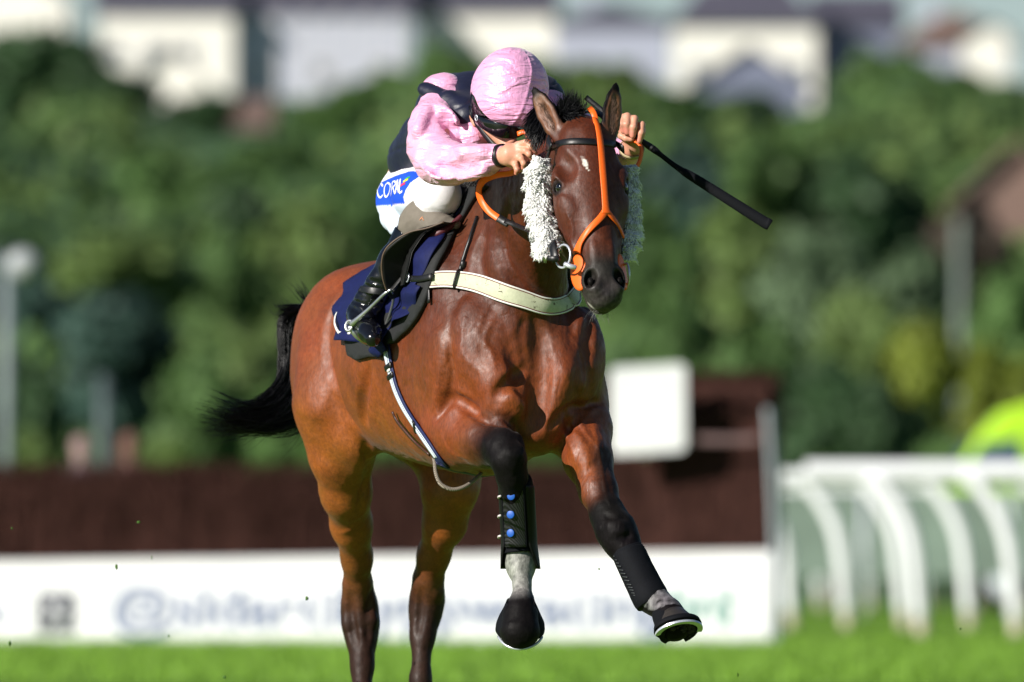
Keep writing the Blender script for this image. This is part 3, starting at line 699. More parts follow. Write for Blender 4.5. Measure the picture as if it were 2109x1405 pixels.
# tendon boot, near fore
M_blue = plain('blue_disc', (.004, .085, .42), .5, .12, 300, .3, .0006)
t1 = empty('tendon_boot', P(1068, 1070, 34.88), label='black tendon boot with three blue discs on the bent foreleg', cat='leg boot', group='tendon boots on the forelegs')
def legtube(pts, wob=.0008, seg=36, n=28):
    A = spline(np.array([[*p, r] for p, r in pts]), n); V, F = tube(A[:, :3], A[:, 3], None, seg); V = V + (noise(V, 60) * wob)[:, None] * np.array([1, -1, 0]); return V, F
V, F = legtube([(P(1061, 990, 34.84), .047), (P(1063, 1000, 34.85), .052), (P(1066, 1040, 34.88), .051), (P(1068, 1090, 34.91), .048), (P(1070, 1125, 34.925), .049), (P(1071, 1138, 34.925), .051)]); mk('boot_wrap', V, F, M_neo, t1)
# strike shell at the front, open scoop behind the fetlock
def arc_shell(c_of, r_of, a0, a1, t0, t1_, nt, na, th, mat, name, parent):
    V = []; F = []
    for q in range(2):
        for i in range(nt):
            t = t0 + (t1_ - t0) * i / (nt - 1); c, r = c_of(t), r_of(t) + q * th
            for j in range(na):
                a = a0(t) + (a1(t) - a0(t)) * j / (na - 1); V.append(c + r * np.array([math.sin(a), -math.cos(a), 0]))
    o = nt * na
    for i in range(nt - 1):
        for j in range(na - 1): k = i * na + j; F += [(k, k + 1, k + na + 1, k + na), (k + o, k + na + o, k + na + 1 + o, k + 1 + o)]
    rim = [i for i in range(na)] + [i * na + na - 1 for i in range(1, nt)] + [(nt - 1) * na + j for j in range(na - 2, -1, -1)] + [i * na for i in range(nt - 2, 0, -1)]
    for a, b in zip(rim, rim[1:] + rim[:1]): F.append((a, a + o, b + o, b))
    return mk(name, V, F, mat, parent)
cc = spline([P(1063, 1000, 34.85), P(1068, 1090, 34.91), P(1070, 1135, 34.925), P(1072, 1172, 34.93)], 100)
zz_ = np.linspace(cc[0][2], cc[-1][2], 100); cc = np.stack([np.interp(-zz_, -cc[:, 2], cc[:, 0]), np.interp(-zz_, -cc[:, 2], cc[:, 1]), zz_], 1)
cf = lambda t: cc[int(min(99, max(0, t * 99)))]
# textured carbon-look material for the shell
m_, n_, b_ = new_mat('woven_shell'); tc = n_.nodes.new('ShaderNodeTexCoord'); wv = n_.nodes.new('ShaderNodeTexWave'); wv.inputs['Scale'].default_value = 75; wv.wave_type = 'BANDS'; wv.bands_direction = 'DIAGONAL'; wv.inputs['Distortion'].default_value = 2.5
n_.links.new(tc.outputs['Object'], wv.inputs[0]); rr_ = ramp(n_, wv.outputs[0], [(.2, (.004, .004, .005)), (.8, (.022, .022, .026))]); n_.links.new(rr_.outputs[0], b_.inputs['Base Color']); setp(b_, Roughness=.42); bump(n_, b_, wv.outputs[0], .6, .001); M_weave = m_
arc_shell(cf, lambda t: .0525, lambda t: -.95, lambda t: .42, .02, .74, 20, 14, .004, M_weave, 'strike_pad', t1)
for e_ in (-.93, .40): arc_shell(cf, lambda t: .0565, lambda t: e_ - .03, lambda t: e_ + .03, .02, .74, 14, 3, .0014, M_neo, 'edge_binding', t1)
arc_shell(cf, lambda t: .052 + .006 * max(0, t - .7) / .3, lambda t: .55 + max(0, t - .72) * 2.0, lambda t: 2 * math.pi - 1.0 - max(0, t - .72) * 1.6, .0, 1.0, 30, 26, .004, M_shell, 'scoop', t1)
for k_, yy in enumerate((1022, 1060, 1098)):
    for o_ in (0,):
        x0 = (1053, 1052, 1052)[k_]; c = P(x0, yy, 34.85); t = (yy - 1000) / 172; cc_ = cf(t); dx = c[0] - cc_[0]; dd = math.sqrt(max(1e-6, .0575 ** 2 - dx ** 2)); nn = norm(np.array([dx, -dd, 0])); pc = cc_ + nn * .0590; pc[2] = c[2]
        R = basis(nn, (0, 0, 1)); V, F = rings([pc - nn * .002, pc + nn * .0012, pc + nn * .0020], R, [(.0125, .0125), (.0125, .0125), (.011, .011)], 20); mk('blue_disc', V, F, M_blue, t1)
for yy in (1022, 1062, 1104):
    V, F = tube([P(1031, yy, 34.80), P(1027, yy + 1, 34.82), P(1027, yy + 4, 34.85)], .0035, 5, 8); mk('strap_end', V, F, plain('white_tab', (.6, .55, .55), .5), t1)
# tendon boot, off fore
t2_ = empty('tendon_boot', P(1322, 1190, 34.74), label='plain black tendon boot with ribbed side on the outstretched foreleg', cat='leg boot', group='tendon boots on the forelegs')
V, F = legtube([(P(1291, 1130, 34.785), .048), (P(1296, 1142, 34.78), .052), (P(1313, 1178, 34.755), .053), (P(1330, 1212, 34.735), .055), (P(1340, 1232, 34.72), .056), (P(1345, 1243, 34.715), .052)]); mk('boot_wrap', V, F, M_neo, t2_)
cc2 = spline([P(1298, 1146, 34.78), P(1313, 1178, 34.755), P(1330, 1212, 34.735), P(1342, 1236, 34.72), P(1352, 1250, 34.70)], 100)
mb = MB()
for i in range(16):
    t = .04 + .8 * i / 15; c = cc2[int(t * 99)]; w_ = .35 * math.sin(math.pi * (i + 1) / 17)
    q = [c + .0575 * np.array([math.sin(a), -math.cos(a), -.12 * math.sin(a)]) for a in np.linspace(-1.15 - w_, -1.15 + w_, 6)]
    V, F = tube(q, .0013, None, 6); mb.add(V, F)
mb.build('ribbed_panel', plain('grey_rib', (.05, .055, .06), .5), t2_)
arc_shell(lambda t: cc2[int(t * 99)], lambda t: .057, lambda t: 1.2, lambda t: 2 * math.pi - 1.5, .45, 1.0, 16, 24, .004, M_shell, 'scoop', t2_)

# ================================================================ bridle
M_orange = plain('orange_rubber', (.90, .135, .012), .42, .08, 200, .25, .0006, Specular_IOR_Level=.4)
M_leather = plain('black_leather', (.005, .005, .006), .42, .3, 120, .4, .0008)
M_brown = plain('brown_leather', (.06, .022, .018), .45, .3, 120, .4, .0008)
bridle = empty('bridle', P(1225, 330, 34.4), label='racing bridle with orange centre strap over the nose and black browband', cat='bridle')
def B(name, VF, mat, parent=bridle, smooth=True): return mk(name, VF[0], VF[1], mat, parent, smooth)
B('browband', strap([(1128, 306), (1150, 297), (1180, 292), (1215, 293), (1250, 296), (1280, 302), (1296, 310)], .021, .005, .005), M_leather)
B('centre_strap', strap([(1222, 248), (1228, 262), (1234, 296), (1239, 350), (1243, 400), (1245, 430), (1246, 442)], [.017, .019, .021, .021, .020, .022, .030], .005, .009), M_orange)
B('centre_strap', strap([(1246, 434), (1236, 450), (1222, 466), (1208, 484), (1198, 502), (1192, 520)], [.022, .020, .019, .019, .021, .030], .005, .008), M_orange)
B('centre_strap', strap([(1246, 434), (1254, 444), (1264, 456), (1272, 470), (1279, 486), (1285, 505), (1289, 530)], [.020, .018, .016, .014, .013, .013, .013], .005, .007), M_orange)
# rubber bit guards: a flat disc beside the lips on each cheek
for s_ in (-1, 1):
    c = HD(.478, s_ * .066, -.070); ax = norm(hsd * s_ * .75 + hn * .55); R = basis(ax, hf)
    V, F = rings([c - ax * .004, c - ax * .004, c + ax * .003, c + ax * .005], R, [(.010, .014), (.032, .060), (.032, .060), (.027, .054)], 30)
    B('bit_guard', (V, F), M_orange)
# steel ring and mouthpiece end, keeper
def torus(c, R, ra, rb, t, seg=36): return tube([c + R[0] * math.cos(a) * ra + R[1] * math.sin(a) * rb for a in np.linspace(0, 2 * math.pi, seg)], t, None, 8, caps=False)
c = P(1160, 528, 34.235); R = basis(norm(np.array([-.7, -.6, .1])), (0, .3, 1)); B('bit_ring', torus(c, R, .033, .035, .0036), M_steel)
V, F = tube([P(1163, 544, 34.21), P(1176, 549, 34.20), P(1186, 551, 34.205)], .0075, 8, 14); B('mouthpiece', (V, F), M_steel)
c = HD(.478, .085, -.09); R = basis(hsd, (0, .3, 1)); B('bit_ring', torus(c, R, .033, .035, .0036), M_steel)
B('cheek_strap', ribbon([P(1138, 500, 34.27), P(1140, 512, 34.25), P(1143, 528, 34.235), P(1146, 540, 34.235)], [(-.5, -.85, 0)] * 4, .026, .010, 10), M_leather)
B('keeper', ribbon([P(1128, 531, 34.235), P(1140, 533, 34.222), P(1151, 531, 34.222)], [(-.3, -.95, 0)] * 3, .016, .006, 8), M_leather)
# headpiece behind the ears
B('headpiece', ribbon([P(1134, 305, 34.41), P(1130, 280, 34.47), P(1160, 240, 34.53), P(1200, 232, 34.53), P(1222, 230, 34.50), P(1246, 245, 34.47), P(1262, 288, 34.47), P(1284, 308, 34.41)], [(-.9, -.3, .2), (-.9, 0, .4), (-.4, 0, .9), (0, -.2, 1), (.1, -.6, .9), (.5, -.5, .7), (.9, -.2, .3), (.9, -.2, 0)], .026, .006, 40), M_leather)
B('headpiece_loop', ribbon([P(1214, 222, 34.455), P(1222, 232, 34.43), P(1226, 244, 34.42), P(1228, 256, 34.405)], [(0, -1, .3)] * 4, .017, .005, 12), M_orange)
B('throat_lash', tube([P(1134, 306, 34.43), P(1098, 400, 34.60), P(1085, 460, 34.66), P(1100, 520, 34.66)], .005, 16, 8), M_leather)
# sheepskin cheekpieces
M_fleece, n_, b_ = tinted('fleece', rough=.85, scale=140, bmp=.4, bdist=.002, var=.06, Specular_IOR_Level=.15); setp(b_, Sheen_Weight=.4, Subsurface_Weight=.5, Subsurface_Radius=(1, 1, 1), Subsurface_Scale=.012)
def fleece(pts, n, label, rng):
    "core sleeve and thousands of curled locks"
    A = spline(np.array([[*p, a, b] for p, a, b in pts]), 40); mb = MB(); C_ = A[:, :3]; T, N, Bn = frames(C_, (0, 1, 0)); seg = 20; V = []
    X = np.array([1., 0, 0]); Yv = np.array([0, 1., 0])
    for i in range(40):
        for j in range(seg): a = 2 * math.pi * j / seg; V.append(C_[i] + X * math.cos(a) * A[i, 3] * .8 + Yv * math.sin(a) * A[i, 4] * .8)
    mb.add(V, [(i * seg + j, i * seg + (j + 1) % seg, (i + 1) * seg + (j + 1) % seg, (i + 1) * seg + j) for i in range(39) for j in range(seg)] + [tuple(range(seg)), tuple(range(39 * seg, 40 * seg))])
    for _ in range(n):
        q = rng.random() * 38.9; i = int(q); c = A[i] * (1 - q + i) + A[i + 1] * (q - i); a = rng.uniform(0, 2 * math.pi)
        d = X * math.cos(a) + Yv * math.sin(a); e = (i < 3) * np.array([0, 0, .9]) - (i > 35) * np.array([0, 0, .9]); p = c[:3] + X * math.cos(a) * c[3] * .74 + Yv * math.sin(a) * c[4] * .74
        L = rng.uniform(.010, .018); clump = np.array([noise(p[None] + o_, 60)[0] for o_ in (0, 5, 9)]); bend = clump * 1.1 + np.array([rng.gauss(0, .15), rng.gauss(0, .15), rng.gauss(-.45, .2)])
        d0 = norm(d + e); pts_ = [p, p + d0 * L * .45 + bend * L * .15, p + d0 * L * .78 + bend * L * .45, p + d0 * L * .80 + bend * L * .95]
        r = rng.uniform(.0034, .0052); s1 = norm(np.cross(d0, (0.2, .3, 1))); s2 = np.cross(d0, s1); V = []
        for k, w in enumerate((1, 1.15, .8, .12)):
            V += [pts_[k] + s1 * r * w, pts_[k] - s1 * r * w * .5 + s2 * r * w * .8, pts_[k] - s1 * r * w * .5 - s2 * r * w * .8]
        mb.add(V, [(k * 3 + j, k * 3 + (j + 1) % 3, k * 3 + 3 + (j + 1) % 3, k * 3 + 3 + j) for k in range(3) for j in range(3)] + [(9, 10, 11)])
    o = mb.build('sheepskin_sleeve', M_fleece, bridle); tag(o, label=label); V = np.concatenate(mb.V); col = np.tile(np.array([.93, .93, .91]), (len(V), 1)) * (1 + .05 * noise(V, 40))[:, None]; color_attr(o, col.clip(0, .95))
rg = random.Random(3)  # locks
fleece([(P(1118, 330, 34.455), .020, .022), (P(1107, 350, 34.45), .034, .032), (P(1107, 400, 34.43), .038, .036), (P(1112, 440, 34.40), .040, .038), (P(1122, 480, 34.36), .043, .038), (P(1128, 510, 34.33), .042, .034), (P(1124, 524, 34.31), .030, .024)], 8500, 'sunlit white sheepskin sleeve beside the horse\'s near eye', rg)
fleece([(P(1297, 345, 34.52), .016, .020), (P(1296, 375, 34.51), .026, .030), (P(1297, 420, 34.48), .031, .034), (P(1297, 460, 34.45), .034, .034), (P(1293, 500, 34.41), .036, .032), (P(1288, 530, 34.38), .026, .022)], 6000, 'shaded white sheepskin sleeve beyond the horse\'s face', rg)
# reins
reins = empty('reins', P(1020, 400, 34.8), label='reins with bright orange rubber grips looping from the hands to the bit', cat='reins')
M_grip = M_orange
def off(nrm, k): return [nrm] * k
B('grip', ribbon([P(1030, 452, 34.74), P(1008, 436, 34.76), P(992, 415, 34.78), P(986, 392, 34.78), P(996, 372, 34.76), P(1022, 361, 34.72), P(1050, 357, 34.68), P(1068, 350, 34.65)], [(-.2, -.9, .3), (-.3, -.9, .25), (-.5, -.85, 0), (-.6, -.8, 0), (-.5, -.8, -.3), (-.2, -.8, -.5), (0, -.8, -.5), (0, -.8, -.5)], .021, .006, 50), M_grip, reins)
B('buckle_end', ribbon([P(1026, 449, 34.738), P(1038, 456, 34.73), P(1048, 461, 34.72)], off((-.2, -.9, .3), 3), .024, .009, 10), M_leather, reins)
B('leather_rein', ribbon([P(1040, 456, 34.725), P(1070, 467, 34.67), P(1100, 482, 34.52), P(1130, 515, 34.33), P(1152, 535, 34.24)], off((-.2, -.9, .3), 5), .014, .005, 30), M_leather, reins)
B('grip', ribbon([P(1296, 290, 34.70), P(1312, 292, 34.68), P(1321, 306, 34.67), P(1318, 330, 34.66), P(1306, 356, 34.64), P(1296, 400, 34.6)], [(.2, -.9, .3), (.4, -.8, .3), (.8, -.6, 0), (.8, -.6, -.1), (.8, -.6, -.1), (.8, -.6, -.1)], .015, .006, 40), M_grip, reins)
B('leather_rein', ribbon([P(1296, 400, 34.60), P(1290, 450, 34.5), P(1280, 520, 34.36)], off((.9, -.4, 0), 3), .014, .005, 16), M_leather, reins)
# part of the rein bridge above the mane, and behind it
B('grip', ribbon([P(1066, 276, 34.70), P(1082, 272, 34.69), P(1090, 290, 34.68), P(1096, 318, 34.70)], off((-.2, -.9, .3), 4), .015, .005, 16), M_grip, reins)

# ================================================================ breast girth
bg_ = empty('breast_girth', P(1040, 605, 34.8), label='cream breast girth with dark red piping stretched across the chest', cat='breast girth')
M_cream = plain('cream_webbing', (.49, .51, .36), .65, .10, 90, .35, .0008)
t_ = noise_node(M_cream.node_tree, 45, 6, .7, .8); rr_ = ramp(M_cream.node_tree, t_.outputs[0], [(.60, (1, 1, 1)), (.66, (.16, .13, .09))])
nt_ = M_cream.node_tree; b_ = nt_.nodes['Principled BSDF']; old = b_.inputs['Base Color'].links[0].from_socket; mx = nt_.nodes.new('ShaderNodeMix'); mx.data_type = 'RGBA'; mx.blend_type = 'MULTIPLY'; mx.inputs[0].default_value = 1
nt_.links.new(old, mx.inputs[6]); nt_.links.new(rr_.outputs[0], mx.inputs[7]); nt_.links.new(mx.outputs[2], b_.inputs['Base Color'])
M_white = plain('white_webbing', (.78, .78, .74), .6, .06, 200, .3, .0005)
M_red = plain('dark_red_piping', (.14, .02, .02), .5)
GP = [(866, 584), (905, 577), (950, 579), (1000, 589), (1050, 607), (1095, 625), (1130, 632), (1165, 627), (1190, 614), (1206, 601)]
gc, gm = sstrip(GP, .012, 46, 34.62); gc = soften(gc, 8); gm = soften(gm, 14)
e_, em = gc[-1], gm[-1]; ext = np.array([H(.30, .30, 1.52), H(.50, .33, 1.54), H(.75, .33, 1.56)]); gc2 = np.vstack([gc, ext]); gm2 = np.vstack([gm, [BV, BV, BV]])
W_ = np.interp(np.linspace(0, 1, 60), [0, .1, .45, .7, 1], [.034, .048, .056, .050, .044])
A_ = spline(np.c_[gc2, gm2], 60); gc3, gm3 = A_[:, :3], A_[:, 3:]
B('webbing', ribbon(gc3, gm3, W_, .007), M_cream, bg_)
T_ = np.gradient(gc3, axis=0); T_ /= np.linalg.norm(T_, axis=1)[:, None]; G_ = gm3 / np.linalg.norm(gm3, axis=1)[:, None]; S_ = np.cross(T_, G_)
for sg in (-1, 1):
    mm = MB(); mm.add(*tube(gc3 + S_ * (sg * W_ * .485)[:, None] + G_ * .002, .0028, None, 8)); mm.build('white_edging', M_white, bg_)
    mm = MB(); mm.add(*tube(gc3 + S_ * (sg * W_ * .415)[:, None] + G_ * .0036, .0014, None, 6)); mm.build('piping', M_red, bg_)
c, m = sstrip([(986, 448), (975, 480), (963, 515), (953, 545), (946, 570)], .006, 16); c[:, 1] -= .004
ix_ = int(np.argmin(np.abs((gc3[:, 0] * FPX / gc3[:, 1] + IMG_W / 2) - 942))); g0 = gc3[ix_]; gg = G_[ix_] if 'G_' in dir() else gm3[ix_]
lp = np.vstack([c[:-1], g0 + S_[ix_] * (.030 * np.sign(S_[ix_][2])) + gg * .004, g0 + S_[ix_] * (.020 * np.sign(S_[ix_][2])) + gg * .011, g0 + gg * .012, g0 - S_[ix_] * (.020 * np.sign(S_[ix_][2])) + gg * .011, g0 - S_[ix_] * (.030 * np.sign(S_[ix_][2])) + gg * .002])
B('neck_strap', tube(lp, .0038, 40, 8, 1.5), M_leather, bg_)
V, F = sphere(hit(954, 545)[0] + np.array([0, -.012, 0]), .010, 12, None, (1, .8, 1.5)); B('knot', (V, F), M_leather, bg_)
B('buckle_strap', strap([(850, 574), (865, 577), (880, 577), (900, 572)], .020, .006, .024, 12), M_leather, bg_)
p_, n__ = hit(858, 574); R = basis(n__, (.2, 0, 1)); B('buckle', torus(p_ + n__ * .030, R, .012, .014, .0022, 20), M_steel, bg_)
B('loose_strap', strap([(884, 585), (888, 600), (889, 624)], .012, .004, .012, 8), M_leather, bg_)

# ================================================================ pad, saddle cloth, girth, saddle
M_pad = plain('charcoal_pad', (.009, .010, .011), .8, .3, 160, .5, .001)
M_navy = plain('navy_cloth', (.0045, .008, .062), .7, .2, 60, .3, .002, Specular_IOR_Level=.25)
def patch(poly, offs, thick, step=9, wr=None, mirror=False, ymax=.30, lift=None, sm_=6, nosil=False):
    "cloth or leather lying on the horse over a picture-plane outline; built on the skin and given thickness"
    bd = [];
    for a, b in zip(poly, poly[1:] + poly[:1]):
        L = math.dist(a, b); k = max(1, int(L / step)); bd += [(a[0] + (b[0] - a[0]) * i / k, a[1] + (b[1] - a[1]) * i / k) for i in range(k)]
    bda = np.array(bd); xs = np.arange(bda[:, 0].min(), bda[:, 0].max(), step); ys = np.arange(bda[:, 1].min(), bda[:, 1].max(), step * .87)
    def inside(x, y):
        c = False; j = len(bd) - 1
        for i in range(len(bd)):
            if (bd[i][1] > y) != (bd[j][1] > y) and x < (bd[j][0] - bd[i][0]) * (y - bd[i][1]) / (bd[j][1] - bd[i][1]) + bd[i][0]: c = not c
            j = i
        return c
    pts = list(bd)
    for k, y in enumerate(ys):
        for x in xs + (step / 2 if k % 2 else 0):
            if inside(x, y) and np.min(np.hypot(bda[:, 0] - x, bda[:, 1] - y)) > step * .5: pts.append((x, y))
    nb = len(bd); r = delaunay_2d_cdt([Vector(p) for p in pts], [(i, (i + 1) % nb) for i in range(nb)], [], 1, 1e-6)
    v2 = [tuple(v) for v in r[0]]; F = [list(f) for f in r[2]]; F = [f for f in F if inside(sum(v2[i][0] for i in f) / 3, sum(v2[i][1] for i in f) / 3)]
    hits = [hit(*p) for p in v2]; ok = [i for i, h_ in enumerate(hits) if h_[0] is not None]
    A = lambda q: np.array([[1, a / 100 - 8, b / 100 - 6, (a / 100 - 8) ** 2, (b / 100 - 6) ** 2, (a / 100 - 8) * (b / 100 - 6)] for a, b in q])
    co = np.linalg.lstsq(A([v2[i] for i in ok]), np.array([hits[i][0][1] for i in ok]), rcond=None)[0]
    fit = A(v2) @ co; top = []; nr = []
    for i, (p, h_) in enumerate(zip(v2, hits)):
        Y = fit[i]
        if h_[0] is not None and abs(h_[0][1] - fit[i]) < ymax: Y = h_[0][1]
        top.append(P(p[0], p[1], Y))
    top = np.array(top); nrm = np.zeros_like(top)
    for f in F:
        q = np.cross(top[f[1]] - top[f[0]], top[f[2]] - top[f[0]]); q = q if q[1] < 0 else -q
        for i in f: nrm[i] += q
    nb_ = [[] for _ in v2]
    for f in F:
        for i in range(3): nb_[f[i]] += [f[(i + 1) % 3], f[(i + 2) % 3]]
    nrm /= np.linalg.norm(nrm, axis=1)[:, None] + 1e-12
    for _ in range(sm_):
        nrm = np.array([nrm[i] + sum(nrm[j] for j in nb_[i]) / max(1, len(nb_[i])) for i in range(len(v2))]); nrm /= np.linalg.norm(nrm, axis=1)[:, None] + 1e-12
    w = np.array([(lift(x, y) if lift else 0) + (wr(x, y) if wr else 0) for x, y in v2])
    out = top + nrm * (offs + thick + w)[:, None]; low = top + nrm * (offs + w)[:, None]
    for _ in range(2):
        for Q in (out, low):
            Z = Q.copy()
            for i in range(len(v2)):
                if nb_[i]: Z[i] = Q[i] * .6 + .4 * sum(Q[j] for j in nb_[i]) / len(nb_[i])
            dl = (Z - Q); Q += nrm * np.sum(dl * nrm, 1)[:, None]
    n = len(v2); V = np.vstack([out, low]); FF = []
    for f in F:
        q = np.cross(top[f[1]] - top[f[0]], top[f[2]] - top[f[0]]); f = f if q[1] < 0 else f[::-1]; FF += [tuple(f), tuple(j + n for j in f[::-1])]
    cnt = {}
    for f in F:
        for a, b in ((f[0], f[1]), (f[1], f[2]), (f[2], f[0])): cnt[(min(a, b), max(a, b))] = cnt.get((min(a, b), max(a, b)), 0) + 1
    FF += [(a, b, b + n, a + n) for (a, b), k in cnt.items() if k == 1]
    if mirror:
        v = (V - HO) @ BV; V2 = V - 2 * v[:, None] * BV[None, :]; k = len(V); FF += [tuple(j + k for j in f[::-1]) for f in FF]; V = np.vstack([V, V2])
    return V, FF
fold = lambda x, y: .004 * math.sin((x * .8 + y * .5) / 9) * math.sin(x / 31) + .003 * math.sin((x - y * .6) / 7 + 1)
pad = [(1010, 385), (985, 408), (962, 445), (942, 480), (920, 522), (903, 556), (893, 590), (882, 624), (866, 656), (845, 682), (818, 706), (800, 712), (790, 736), (768, 735), (742, 742), (726, 733), (720, 706), (722, 640), (760, 590), (850, 500), (905, 440), (970, 392)]
sp = mk('saddle_pad', *patch(pad, .004, .014, mirror=True, wr=lambda x, y: .001 * math.sin(y / 6)), M_pad); tag(sp, 'charcoal foam pad lying on the horse\'s back under the navy cloth', 'saddle pad')
cloth = [(962, 430), (930, 478), (905, 522), (884, 562), (868, 588), (882, 592), (866, 628), (845, 660), (812, 682), (806, 704), (808, 722), (790, 738), (770, 722), (748, 706), (705, 704), (703, 668), (710, 622), (716, 592), (745, 575), (800, 540), (860, 480), (915, 432)]
def wr_cloth(x, y):
    a = .011 * math.sin((x * .55 + y * .83) / 8.5 + math.sin(x / 25)) * (1 if y > 600 else .5)
    b = .009 * math.sin((x * .9 - y * .35) / 9) * (y > 640)
    return a + b + .010 * math.exp(-((x - 835) / 25) ** 2 - ((y - 660) / 20) ** 2)
sc_ = mk('saddle_cloth', *patch(cloth, .020, .004, step=6, mirror=True, wr=wr_cloth), M_navy); tag(sc_, 'creased navy saddle cloth hanging beside the jockey\'s boot', 'saddle cloth')
mm = MB(); q = [(716, 648), (710, 660), (710, 674), (718, 688), (732, 694), (742, 690)]
c, m = sstrip(q, .034, 14)
if len(c) > 3: B('number_edge', ribbon(c, m, .009, .002), M_white, sc_)
# girth
gi = empty('girth', P(840, 850, 35.3), label='navy and white striped girth running down behind the elbow', cat='girth')
GC = [(790, 690), (799, 720), (806, 755), (816, 795), (832, 832), (854, 868), (880, 906), (903, 940), (914, 956)]
c, m = sstrip(GC, .006, 50); c = soften(c, 6); m = soften(m, 10); m /= np.linalg.norm(m, axis=1)[:, None]
und = [H(.36, -.12, .955), H(.34, 0, .93), H(.36, .14, .97), H(.42, .25, 1.15), H(.5, .29, 1.35)]; mu = [(-.2, -.1, -1), (0, -.1, -1), (.5, 0, -.8), (1, 0, -.2), (1, 0, 0)]
c2 = np.vstack([c, und]); m2 = np.vstack([m, mu]); Wg = .040; NAVY_G = plain('navy_webbing', (.012, .018, .085), .6, .2, 200, .3, .0006)
A_ = spline(np.c_[c2, m2], 90); gc_, gm_ = A_[:, :3], A_[:, 3:]; gm_ /= np.linalg.norm(gm_, axis=1)[:, None]
B('webbing', ribbon(gc_, gm_, .044, .006), NAVY_G, gi); T_ = np.gradient(gc_, axis=0); T_ /= np.linalg.norm(T_, axis=1)[:, None]; S_ = np.cross(T_, gm_); sgn = 1 if S_[10][0] < 0 else -1
M_ltbl = plain('pale_stripe', (.62, .70, .76), .55, .06, 200)
B('wide_stripe', ribbon((gc_ + S_ * sgn * .009 + gm_ * .0030)[:72], gm_[:72], .0135, .003), M_ltbl, gi); B('narrow_stripe', ribbon((gc_ - S_ * sgn * .006 + gm_ * .0030)[:72], gm_[:72], .0045, .003), M_ltbl, gi)
def keeper(i, w=.050, h=.014, mat=None, dx=0): B('keeper', ribbon([gc_[i] + gm_[i] * .0055 - S_[i] * w * (.5 - q) + S_[i] * dx for q in (0, .33, .66, 1)], [gm_[i]] * 4, h, .005), mat or M_leather, gi)
keeper(20, .048, .018); keeper(25, .045, .016); keeper(22, .020, .008, M_white); keeper(53, .040, .018)
B('velcro_tab', ribbon((gc_ - S_ * sgn * .012 + gm_ * .006)[3:13], gm_[3:13], .016, .004), M_pad, gi)
B('leather_tab', strap([(815, 845), (822, 862), (838, 882), (856, 902), (876, 920), (890, 932)], [.008, .014, .015, .015, .014, .012], .006, .012, 18), M_brown, gi)
# rope
M_rope, n_, b_ = new_mat('rope'); wv = n_.nodes.new('ShaderNodeTexWave'); tc = n_.nodes.new('ShaderNodeTexCoord'); wv.inputs['Scale'].default_value = 90; wv.bands_direction = 'DIAGONAL'; n_.links.new(tc.outputs['Object'], wv.inputs[0])
rr_ = ramp(n_, wv.outputs[0], [(.2, (.10, .08, .06)), (.7, (.34, .29, .24))]); n_.links.new(rr_.outputs[0], b_.inputs['Base Color']); setp(b_, Roughness=.85); bump(n_, b_, wv.outputs[0], .8, .002)
rp = mk('rope_end', *tube([P(890, 930, 35.22), P(895, 950, 35.18), P(898, 975, 35.16), (P(908, 997, 35.15)), P(932, 1008, 35.15), P(960, 1001, 35.16), P(985, 981, 35.20), P(993, 972, 35.24)], .0062, 50, 10), M_rope); tag(rp, 'frayed pale rope end looping below the horse\'s girth', 'rope')
# saddle
sd = empty('saddle', H(.75, 0, 1.72), label='small black racing saddle with thin tan-edged flaps', cat='saddle')
flap = [(948, 444), (905, 466), (880, 486), (862, 505), (846, 520), (838, 545), (832, 580), (836, 602), (846, 600), (858, 584), (866, 560), (872, 530), (892, 500), (925, 478), (952, 458)]
M_flap = plain('saddle_leather', (.0025, .0025, .0025), .6, .3, 140, .4, .0008)
lf = lambda x, y: .004
V, F = patch(flap, .034, .004, step=7, lift=lf, mirror=True, ymax=.12); fl = mk('flap', V, F, M_flap, sd)
def lifted(pix, o_, n):
    q = spline(pix, n); out = []
    D_ = []
    for x, y in q:
        p, m = hit(x, y); D_.append((x, y, p, m))
    good = [d for d in D_ if d[2] is not None]; last = good[0] if good else None; Yl = None
    for x, y, p, m in D_:
        Y = (p - 0)[1] if p is not None else (Yl if Yl else 35.5)
        Yl = Y; out.append(P(x, y, Y - o_(x, y)))
    return np.array(out)
# ================================================================ SADDLE details, JOCKEY
fine = lambda lo, hi, h, segs: np.unique(np.round(np.concatenate([np.arange(lo, hi, h)[[all(not (a - 1e-6 < v < b + 1e-6) for a, b, _ in segs) for v in np.arange(lo, hi, h)]]] + [np.arange(a, b, f) for a, b, f in segs]), 6))
def jgrid(h=.006, x=(-.56, .46), y=(34.42, 36.2), z=(1.28, 2.30), fx=(), fy=(), fz=()): return Sdf(fine(*x, h, fx), fine(*y, h, fy), fine(*z, h, fz))
def tint_mesh(name, V, F, mat, col, parent): o = mk(name, V, F, mat, parent); color_attr(o, np.clip(col, 0, 1)); return o
def outward(V, F):
    c = V.mean(0); n = np.cross(V[F[:, 2]] - V[F[:, 0]], V[F[:, 3]] - V[F[:, 1]]); m = V[F].mean(1) - c
    return F if (n * m).sum() > 0 else F[:, ::-1]
def ridged(V, s, d): q = V * s; q = q + noise(V, 8)[:, None] * d; return 1 - np.abs(noise(q, 1.0)) * 2
jockey = empty('person', P(900, 380, 35.5), label='jockey crouched on the horse in pink silks, navy vest and white breeches', cat='person')
